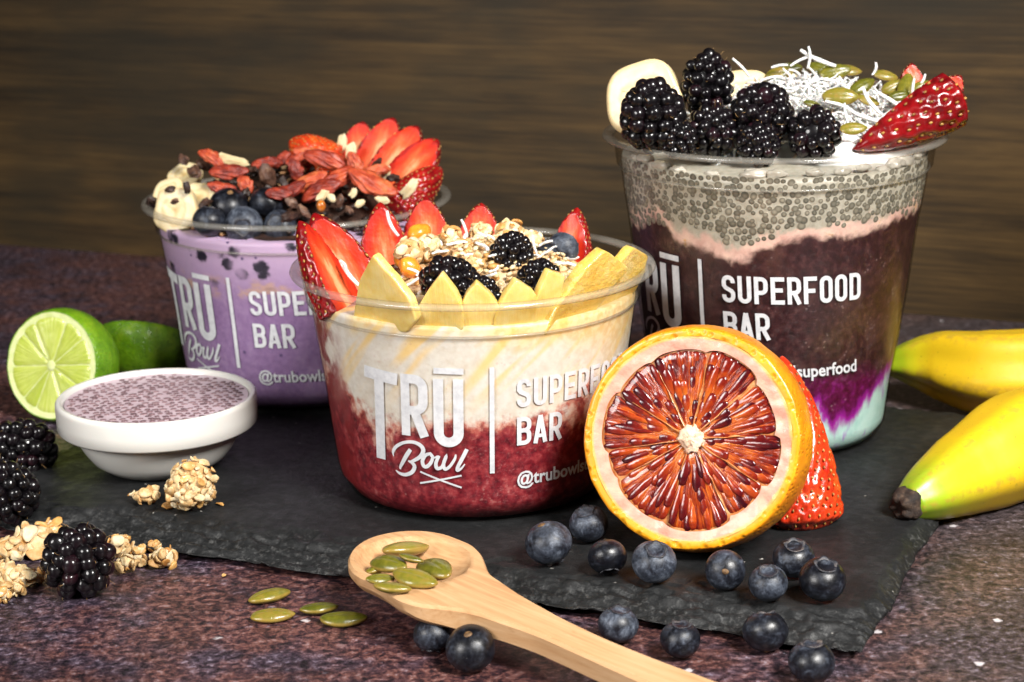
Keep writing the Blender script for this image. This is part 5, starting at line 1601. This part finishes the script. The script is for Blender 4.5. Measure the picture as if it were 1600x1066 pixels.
# ------------------------------------------------------------------ granola, nuts, coconut, goji, nibs
r6 = random.Random(11)
def cl(px, py, rp, z0, n, lab, grp, seed, sq=(1, 1, .8), dark=.12, fs=None):
    c, r = ball(px, py, rp, z0)
    c.z = z0 + r * sq[2] * .92
    return make_cluster(lab, c, r, n, grp, seed, sq, dark, fs if fs else min(1.0, max(.5, r / 6.5)))
GS, GT = 'granola on the slate', 'granola scattered at the left'
cl(297, 754, 45, SZ, 105, 'big granola cluster on the slate in front of the ramekin', GS, 1, (1.05, .9, .95), fs=.64)
cl(228, 768, 19, SZ, 14, 'small granola crumb left of the big cluster', GS, 2, (1.3, .8, .7), fs=.62)
for k, (px, py, rp, lab, n, dk, sq) in enumerate([
 (16, 852, 24, 'granola lump at the photo edge beside the blackberry', 16, .1, (1.3, .9, .8)),
 (49, 836, 29, 'broad pale granola lump behind the table blackberry', 18, .1, (1.15, .9, .9)),
 (82, 832, 22, 'golden granola piece touching the slate behind the blackberry', 12, .9, (1.0, .9, 1.1)),
 (8, 884, 18, 'granola bit at the photo edge, middle row', 10, .2, (1, .9, .8)),
 (25, 893, 25, 'pale granola lump at the left, middle row', 16, .05, (1.2, .9, .75)),
 (27, 916, 15, 'small granola bit at the left, front row', 9, .05, (1, 1, .8)),
 (4, 922, 20, 'golden granola lump cut by the photo edge, front row', 12, .6, (1, 1, .8)),
 (57, 898, 15, 'darker granola bit touching the blackberry on its left', 9, .9, (1.1, .9, .8)),
 (188, 851, 22, 'granola lump touching the blackberry on its right', 14, .3, (1, .9, 1.0)),
 (195, 877, 19, 'pale granola lump lower right of the blackberry', 13, .05, (1.0, .9, .9)),
 (214, 856, 13, 'golden granola bit between two lumps', 8, .9, (1.2, .9, .7)),
 (239, 851, 13, 'toasted granola bit next to the slate edge', 9, .7, (1, .9, .9)),
 (255, 866, 22, 'granola lump furthest right on the table', 16, .2, (1.0, .9, .85)),
 (222, 875, 10, 'tiny pale granola crumb on the table', 6, 0, (1, .9, .8))]):
    cl(px, py, rp, 0, n, lab, GT, 20 + k, sq, dk)
def flake(px, py, Lpx, z, lab, grp, k, dark=False, tilt=.3):
    c = onZ(px, py, z); s = Lpx / pxmm(c) / 5.2
    R = Matrix.Rotation(k * 1.3, 3, 'Z') @ Matrix.Rotation(tilt, 3, 'X')
    tag(obj('oat_flake', (FLKD[k % 3] if dark else FLK[k % 6]), None, M4(R @ Matrix.Diagonal((s, s, s)).to_3x3(), c)), lab, 'oat flake', grp)
flake(262, 791, 26, SZ + .7, 'orange toasted oat flake lying in front of the big cluster', GS, 1, True)
flake(343, 787, 16, SZ + .5, 'tiny oat flake right of the big cluster', GS, 2, True)
flake(205, 772, 14, SZ + .5, 'oat flake at the far left of the small crumb', GS, 3, True)
flake(350, 899, 10, .4, 'single toasted crumb alone on the bare table', GT, 4, True)
flake(58, 865, 34, 2.0, 'flat pale oat flake leaning near the blackberry', GT, 5, False, .6)

def dome_pts(n, Rmax, fz, seed, ymin=-1e9):
    r = random.Random(seed); out = []
    ga = math.pi * (3 - math.sqrt(5))
    for i in range(n):
        q = math.sqrt((i + .5) / n) * Rmax; a = ga * i
        x, y = q * math.cos(a) + r.uniform(-1, 1), q * math.sin(a) + r.uniform(-1, 1)
        if y < ymin: continue
        out.append(Vector((x, y, fz(x, y))))
    return out
def stuffpile(name, label, cat, pos, pts, shapes, mats, seed, smin, smax, flat=.6):
    r = random.Random(seed); parts = []
    for p in pts:
        V, F = shapes[r.randrange(len(shapes))]
        s = r.uniform(smin, smax)
        rot = basis(Vector((r.uniform(-flat, flat), r.uniform(-flat, flat), 1))) @ Matrix.Rotation(r.uniform(0, 6.3), 3, 'Z') @ Matrix.Diagonal((s, s, s)).to_3x3()
        parts.append(xf((V, F), rot, p) + (r.randrange(len(mats)),))
    V, F, FM = join(parts)
    o = tag(obj(name, mesh(name, V, F, [MT[m] for m in mats], fmat=FM), None, M4(I3, pos)), label, cat)
    o['kind'] = 'stuff'
    return o
def shape_chunk(k, sx, sy, sz, amp, fr, ico=None): return lump(ico or ICO2, amp, fr, k * 2.7 + .5, sx, sy, sz)

# front cup: crumble bed, lumps, hemp, coconut
def fzM(x, y):
    d2 = ((x - 4) / 40) ** 2 + ((y - 6) / 34) ** 2
    return 60.5 + 17.5 * max(0, 1 - d2) ** .8 + 1.2 * nz((x, y, 0), .15, 2)
V, F = [], []
nr_, na = 16, 64
for q in range(nr_ + 1):
    for i in range(na):
        a = 2 * math.pi * i / na; rr = 46 * q / nr_
        x, y = rr * math.cos(a), rr * math.sin(a)
        V.append((x, y, fzM(x, y) - 2.0 + .6 * nz((x, y, 3), .5, 1)))
for q in range(nr_):
    for i in range(na): F.append((q * na + i, (q + 1) * na + i, (q + 1) * na + (i + 1) % na, q * na + (i + 1) % na))
tag(obj('granola_bed', mesh('granola_bed', V, F, [MT['walnut']]), None, M4(I3, PM)), 'crumbly brown granola bed heaped in the middle of the front cup', 'granola')
hemp = [shape_chunk(k, 1.15, 1.0, .62, .12, 1.5, ICO1) for k in range(4)]
ocr = [shape_chunk(k + 9, 1.9, 1.4, .9, .3, 1.6) for k in range(5)]
pts = [p for p in dome_pts(420, 42, fzM, 3)]
stuffpile('oat_crumble', 'loose oat and nut crumbs covering the front cup', 'granola', PM, [p - Vector((0, 0, .6)) for p in pts], ocr, ['oat', 'oat', 'oat_dark', 'walnut'], 5, .7, 1.25)
pts = [p for p in dome_pts(330, 38, fzM, 4) if p.x > -10 + 10 * nz(p, .1, 3)]
stuffpile('hemp_seeds', 'small cream hulled hemp seeds sprinkled on the front cup', 'seeds', PM, [p + Vector((0, 0, .8)) for p in pts], hemp, ['hemp', 'hemp', 'oat'], 6, .85, 1.25)
rs = random.Random(5)
shv = [shred(rs, L, .72, .5) for L in (6, 7, 8, 9, 10, 5)]
pts = [p for p in dome_pts(64, 40, fzM, 9)]
stuffpile('coconut_flakes', 'white coconut strands sprinkled over the granola', 'coconut', PM, [p + Vector((0, 0, 1.6)) for p in pts], shv, ['coconut'], 7, .7, 1.1, .35)
def air_cluster(px, py, rp, Y, n, lab, grp, seed, dark=.1, fs=.7):
    c = onY(px, py, Y); r = rp / pxmm(c)
    make_cluster(lab, c, r, n, grp, seed, (1.1, .9, .9), dark, fs)
GM = 'granola clusters in the front cup'
for k, (px, py, rp, Y, lab, dk) in enumerate([
 (640, 393, 27, 610, 'granola cluster at the left of the heap', .1), (668, 384, 20, 618, 'pale granola cluster second from the left in the heap', 0),
 (703, 372, 20, 628, 'golden granola cluster behind the pale ones', .5), (718, 388, 19, 618, 'smooth granola cluster in the middle of the heap', .0),
 (752, 364, 19, 634, 'granola cluster with a pale flaky top near the small strawberry', .05), (799, 364, 24, 630, 'tallest golden granola cluster of the heap', .5),
 (832, 376, 18, 628, 'granola cluster right of the tallest', .2), (738, 415, 18, 600, 'crumbly granola cluster at the front of the heap', .0),
 (892, 446, 20, 590, 'granola cluster between the mango piece and the large slab', .3), (777, 382, 16, 622, 'small granola cluster left of the seed-dusted blackberry', .2)]):
    air_cluster(px, py, rp, Y, 22, lab, GM, 60 + k, dk)
CS = [mesh('coconut_strand', *shred(rs, 10, .66, c), [MT['coconut']]) for c in (.2, .5, .9, .4)]
def strand(px, py, Y, deg, Lpx, lab, grp, k, out=.0):
    c = onY(px, py, Y); a = math.radians(deg)
    x = (CR * math.cos(a) + CU * math.sin(a) + _f * out).normalized()
    s = Lpx / pxmm(c) / 10
    R = basis(-_f, xdir=x)
    x2 = x; z2 = (-_f - x2 * x2.dot(-_f)).normalized(); y2 = z2.cross(x2)
    R = Matrix(((x2.x, y2.x, z2.x), (x2.y, y2.y, z2.y), (x2.z, y2.z, z2.z)))
    w = max(.75, min(1.2, s))
    tag(obj('coconut_strand', CS[k % 4], None, M4(R @ Matrix.Diagonal((s, w, w)).to_3x3(), c)), lab, 'coconut strand', grp)
CGM = 'loose coconut strands on the front cup'
for k, (px, py, Y, dg_, L, lab) in enumerate([
 (726, 357, 630, -72, 30, 'upright coconut strand against the small strawberry slice'), (546, 428, 588, -52, 52, 'long coconut strand on the second strawberry slice'),
 (538, 415, 588, -60, 18, 'short coconut strand on the second strawberry slice'), (612, 350, 628, -65, 44, 'wet coconut strand on the third strawberry slice'),
 (648, 424, 598, -25, 26, 'coconut strand left of the syrupy blackberry'), (645, 440, 596, 32, 34, 'slanting coconut strand above the first mango triangle'),
 (840, 428, 590, -55, 34, 'coconut strand draped over the right blackberry'), (836, 385, 616, -75, 36, 'upright coconut strand by the top blackberry'),
 (852, 380, 614, 20, 24, 'coconut strand below the shiny blueberry'), (765, 430, 590, 15, 24, 'coconut strand in the seeds at the middle')]):
    strand(px, py, Y, dg_, L, lab, CGM, k)

# lilac cup: nib bed, nibs, goji, almonds
def fzL(x, y):
    d2 = (x / 50) ** 2 + ((y - 6) / 46) ** 2
    return 68 + 15 * max(0, 1 - d2) ** .8 + 1.5 * nz((x, y, 0), .12, 5)
V, F = [], []
for q in range(nr_ + 1):
    for i in range(na):
        a = 2 * math.pi * i / na; rr = 49 * q / nr_
        x, y = rr * math.cos(a), rr * math.sin(a)
        V.append((x, y, fzL(x, y) - 1.6 + .7 * nz((x, y, 3), .4, 1)))
for q in range(nr_):
    for i in range(na): F.append((q * na + i, (q + 1) * na + i, (q + 1) * na + (i + 1) % na, q * na + (i + 1) % na))
tag(obj('nut_bed', mesh('nut_bed', V, F, [MT['cacao']]), None, M4(I3, PL)), 'dark crumbly bed of nibs and nuts under the goji berries', 'nuts')
nib = [shape_chunk(k + 20, 2.2, 1.5, 1.1, .35, 1.3) for k in range(6)]
pts = dome_pts(330, 46, fzL, 13)
stuffpile('cacao_crumbs', 'dark cacao crumbs and nut bits filling the lilac cup', 'cacao', PL, pts, nib, ['cacao', 'cacao', 'cacao', 'cacao', 'walnut'], 15, .55, 1.05)
NIB = [mesh('cacao_nib', *lump(ICO2, .55, 1.5, k * 3.1 + 1, 3.3, 2.2, 1.6), [MT['cacao']], smooth=False) for k in range(5)]
NIBR = random.Random(23)
NG = 'cacao nibs on the lilac cup'
for k, (px, py, Lp, Y, lab) in enumerate([
 (303, 268, 30, 722, 'cacao nib on the uppermost banana slice'), (318, 258, 26, 728, 'cacao nib beside the topmost goji berry'), (287, 250, 24, 735, 'cacao nib at the very top left of the cup'),
 (266, 296, 17, 708, 'cacao nib on the middle left banana slice'), (273, 315, 18, 694, 'cacao nib on the nearest banana slice, left'), (292, 293, 19, 704, 'cacao nib between two banana slices'),
 (320, 318, 24, 692, 'cacao nib against the first blueberry'), (238, 316, 26, 716, 'light brown nut piece at the left rim'), (418, 275, 40, 708, 'largest brown cacao nib in the centre'),
 (443, 285, 24, 706, 'cacao nib right of the largest one'), (395, 265, 18, 712, 'small dark cacao nib above the centre'), (385, 300, 30, 703, 'long cacao nib above the blueberries'),
 (455, 316, 28, 694, 'cacao nib right of the darkest blueberry'), (474, 330, 30, 690, 'cacao nib near the rim, right of the blueberries'), (452, 340, 34, 686, 'flat dark cacao nib at the rim'),
 (500, 325, 22, 692, 'dark cacao nib in the right crumbs'), (530, 315, 24, 698, 'cacao nib below the long goji berry'), (545, 328, 22, 694, 'cacao nib next to the front strawberry tip'),
 (520, 345, 26, 686, 'cacao nib low in the right crumbs'), (588, 256, 24, 724, 'grey almond sliver at the foot of the fan'), (615, 278, 24, 712, 'grey almond sliver at the right of the fan foot')]):
    c = onY(px, py, Y); s = Lp / pxmm(c) / 6.6
    tag(obj('cacao_nib', NIB[k % 5], None, M4(rrot(NIBR) @ Matrix.Diagonal((s, s, s)).to_3x3(), c)), lab, 'cacao nib', NG)
def goji_mesh(k):
    def fn(p):
        q = Vector((p.x * 6.4, p.y * 2.7, p.z * 1.5))
        a = math.atan2(p.z, p.y)
        w = 1 + .16 * math.sin(a * 4 + p.x * 3 + k) * (1 - p.x * p.x) + .14 * math.sin(a * 9 - p.x * 6 + k * 2) + .2 * nz(p, 2.5, k)
        q.y *= w * (1 + .15 * nz(p, 1.6, k)); q.z *= w
        q.z += .9 * (k % 3 - 1) * p.x * p.x
        return q
    V, F = sphere(40, 24, fn)
    return mesh('goji_berry', V, F, [MT['goji']])
GOJ = [goji_mesh(k) for k in range(5)]
GG = 'goji berries on the lilac cup'
for k, (px, py, L, dg_, Y, lab) in enumerate([
 (331, 246, 44, -28, 722, 'topmost left goji berry, tilted beside the almond'), (358, 268, 58, 2, 712, 'plump goji berry above the blueberries on the left'),
 (346, 294, 42, -8, 702, 'goji berry just above the first blueberry'), (416, 254, 46, 5, 722, 'goji berry behind the largest cacao nib'),
 (440, 250, 34, 40, 728, 'goji berry right of the centre, pointing up'), (462, 266, 36, -70, 716, 'goji berry with a bead of syrup'),
 (482, 285, 62, 26, 704, 'long goji berry slanting up to the right, middle'), (450, 300, 58, 24, 698, 'goji berry slanting up below the centre'),
 (512, 250, 72, -18, 718, 'wide goji berry under the pale strawberry half'), (525, 281, 66, 32, 704, 'goji berry slanting up towards the fan'),
 (500, 297, 66, 24, 698, 'goji berry lowest of the slanting three'), (556, 256, 40, -60, 716, 'rounded goji berry at the foot of the first fan slice'),
 (582, 288, 80, -27, 700, 'longest goji berry, pointing down to the right'), (586, 266, 46, 10, 712, 'goji berry between the fan and the longest berry'),
 (484, 240, 50, -10, 728, 'goji berry in front of the pale strawberry half'), (383, 288, 32, -60, 703, 'small goji berry between nib and blueberries'),
 (436, 302, 40, 2, 694, 'shiny wet goji berry above the darkest blueberry'), (466, 248, 40, 30, 726, 'goji berry at the top centre of the heap')]):
    c = onY(px, py, Y); a = math.radians(dg_)
    x2 = (CR * math.cos(a) + CU * math.sin(a) + _f * r6.uniform(-.25, .25)).normalized()
    z2 = (Vector((0, -.6, .8)) - x2 * x2.dot(Vector((0, -.6, .8)))).normalized(); y2 = z2.cross(x2)
    R = Matrix(((x2.x, y2.x, z2.x), (x2.y, y2.y, z2.y), (x2.z, y2.z, z2.z)))
    s = L / pxmm(c) / 12.8; w = max(s, .85)
    tag(obj('goji_berry', GOJ[k % 5], None, M4(R @ Matrix.Diagonal((s * 1.1, w * 1.0, w * 1.1)).to_3x3(), c)), lab, 'goji berry', GG)
ALM = [mesh('almond_piece', *lump(ICO2, .5, 1.5, k * 3.1 + 1, 3.4, 1.8, .9), [MT['almond']], smooth=False) for k in range(3)]
for k, (px, py, L, dg_, Y, lab) in enumerate([
 (362, 251, 52, -14, 722, 'long pale almond slice beside the topmost goji berry'), (504, 305, 24, 40, 692, 'almond bit above the amber syrup drop'), (518, 309, 18, -50, 692, 'almond bit right of the syrup drop'),
 (534, 225, 30, 75, 738, 'pale sliver left of the fan'), (548, 236, 30, 80, 734, 'pale sliver against the first fan slice'), (603, 270, 26, 70, 716, 'pale sliver between fan slices and goji'),
 (640, 295, 36, 50, 708, 'pale sliver under the last fan slice'), (598, 312, 24, -10, 696, 'pale nut bit at the end of the longest goji berry'), (562, 318, 20, 30, 692, 'pale nut bit in the right crumbs'), (552, 302, 16, 60, 698, 'tiny pale nut bit above the right crumbs')]):
    c = onY(px, py, Y); a = math.radians(dg_)
    x2 = (CR * math.cos(a) + CU * math.sin(a)).normalized(); z2 = -_f; y2 = z2.cross(x2)
    R = Matrix(((x2.x, y2.x, z2.x), (x2.y, y2.y, z2.y), (x2.z, y2.z, z2.z)))
    s = L / pxmm(c) / 6.8; w = max(.7, min(s, 1.1))
    tag(obj('almond_piece', ALM[k % 3], None, M4(R @ Matrix.Diagonal((s, w, w)).to_3x3(), c)), lab, 'almond', 'almond pieces on the lilac cup')
c = onY(502, 322, 690)
V, F = sphere(16, 12, lambda p: Vector((p.x * 1.7, p.y * 1.7, p.z * 2.2)))
tag(obj('syrup_drop', mesh('syrup_drop', V, F, [MT['honey']]), None, M4(I3, c)), 'amber syrup drop below the almond bits in the lilac cup', 'syrup')

# tall cup: coconut heap
def fzT(x, y):
    d2 = ((x - 12) / 44) ** 2 + ((y - 8) / 42) ** 2
    return 100.5 + 22 * max(0, 1 - d2) ** .75 + 1.2 * nz((x, y, 0), .15, 8)
V, F = [], []
for q in range(nr_ + 1):
    for i in range(na):
        a = 2 * math.pi * i / na; rr = 48.5 * q / nr_
        x, y = rr * math.cos(a), rr * math.sin(a)
        V.append((x, y, fzT(x, y) - 2.2))
for q in range(nr_):
    for i in range(na): F.append((q * na + i, (q + 1) * na + i, (q + 1) * na + (i + 1) % na, q * na + (i + 1) % na))
tag(obj('coconut_mound', mesh('coconut_mound', V, F, [MT['coconut']]), None, M4(I3, PR_)), 'packed coconut mound under the loose strands and berries of the tall cup', 'coconut')
shv = [shred(rs, L, .66, c) for L, c in ((7, .3), (9, .6), (11, .8), (13, .5), (8, 1.0), (10, .2), (6, .4), (14, .9))]
pts = [p for p in dome_pts(1500, 42, fzT, 19) if p.x > -24 and not (p.y < -28)]
stuffpile('shredded_coconut', 'heap of white shredded coconut on the tall cup', 'coconut', PR_, [p + Vector((0, 0, rs.uniform(-1.6, 1.2))) for p in pts], shv, ['coconut'], 17, .45, .95, 1.1)
CGT = 'loose coconut strands on the tall cup'
for k, (px, py, Y, dg_, L, lab) in enumerate([
 (1158, 105, 655, -48, 38, 'coconut strand sticking up next to the tallest blackberry'), (1278, 92, 668, -25, 60, 'long coconut strand of the loop at the top'),
 (1250, 95, 668, 25, 34, 'curled coconut strand of the loop, left side'), (1264, 90, 667, 88, 34, 'upright coconut strand in the loop'),
 (1427, 140, 646, 88, 34, 'upright coconut strand before the strawberry tip'), (1322, 178, 626, -80, 34, 'coconut strand hanging at the front of the heap'),
 (1312, 165, 630, -20, 46, 'coconut strand in front of the plump pumpkin seed'), (1362, 160, 632, -55, 50, 'coconut strand crossing the half-hidden pumpkin seed'),
 (1392, 158, 636, -35, 50, 'coconut strand beside the wide pumpkin seed'), (1345, 180, 626, -25, 44, 'coconut strand lying towards the strawberry half'),
 (1205, 122, 650, 10, 34, 'coconut strand over the tan banana slice'), (1367, 108, 664, 75, 20, 'short coconut strand at the back right'),
 (1218, 103, 668, 8, 26, 'coconut strand on the back banana slice'), (1440, 128, 650, 60, 26, 'coconut strand by the pink strawberry piece')]):
    strand(px, py, Y, dg_, L, lab, CGT, k, out=.1)
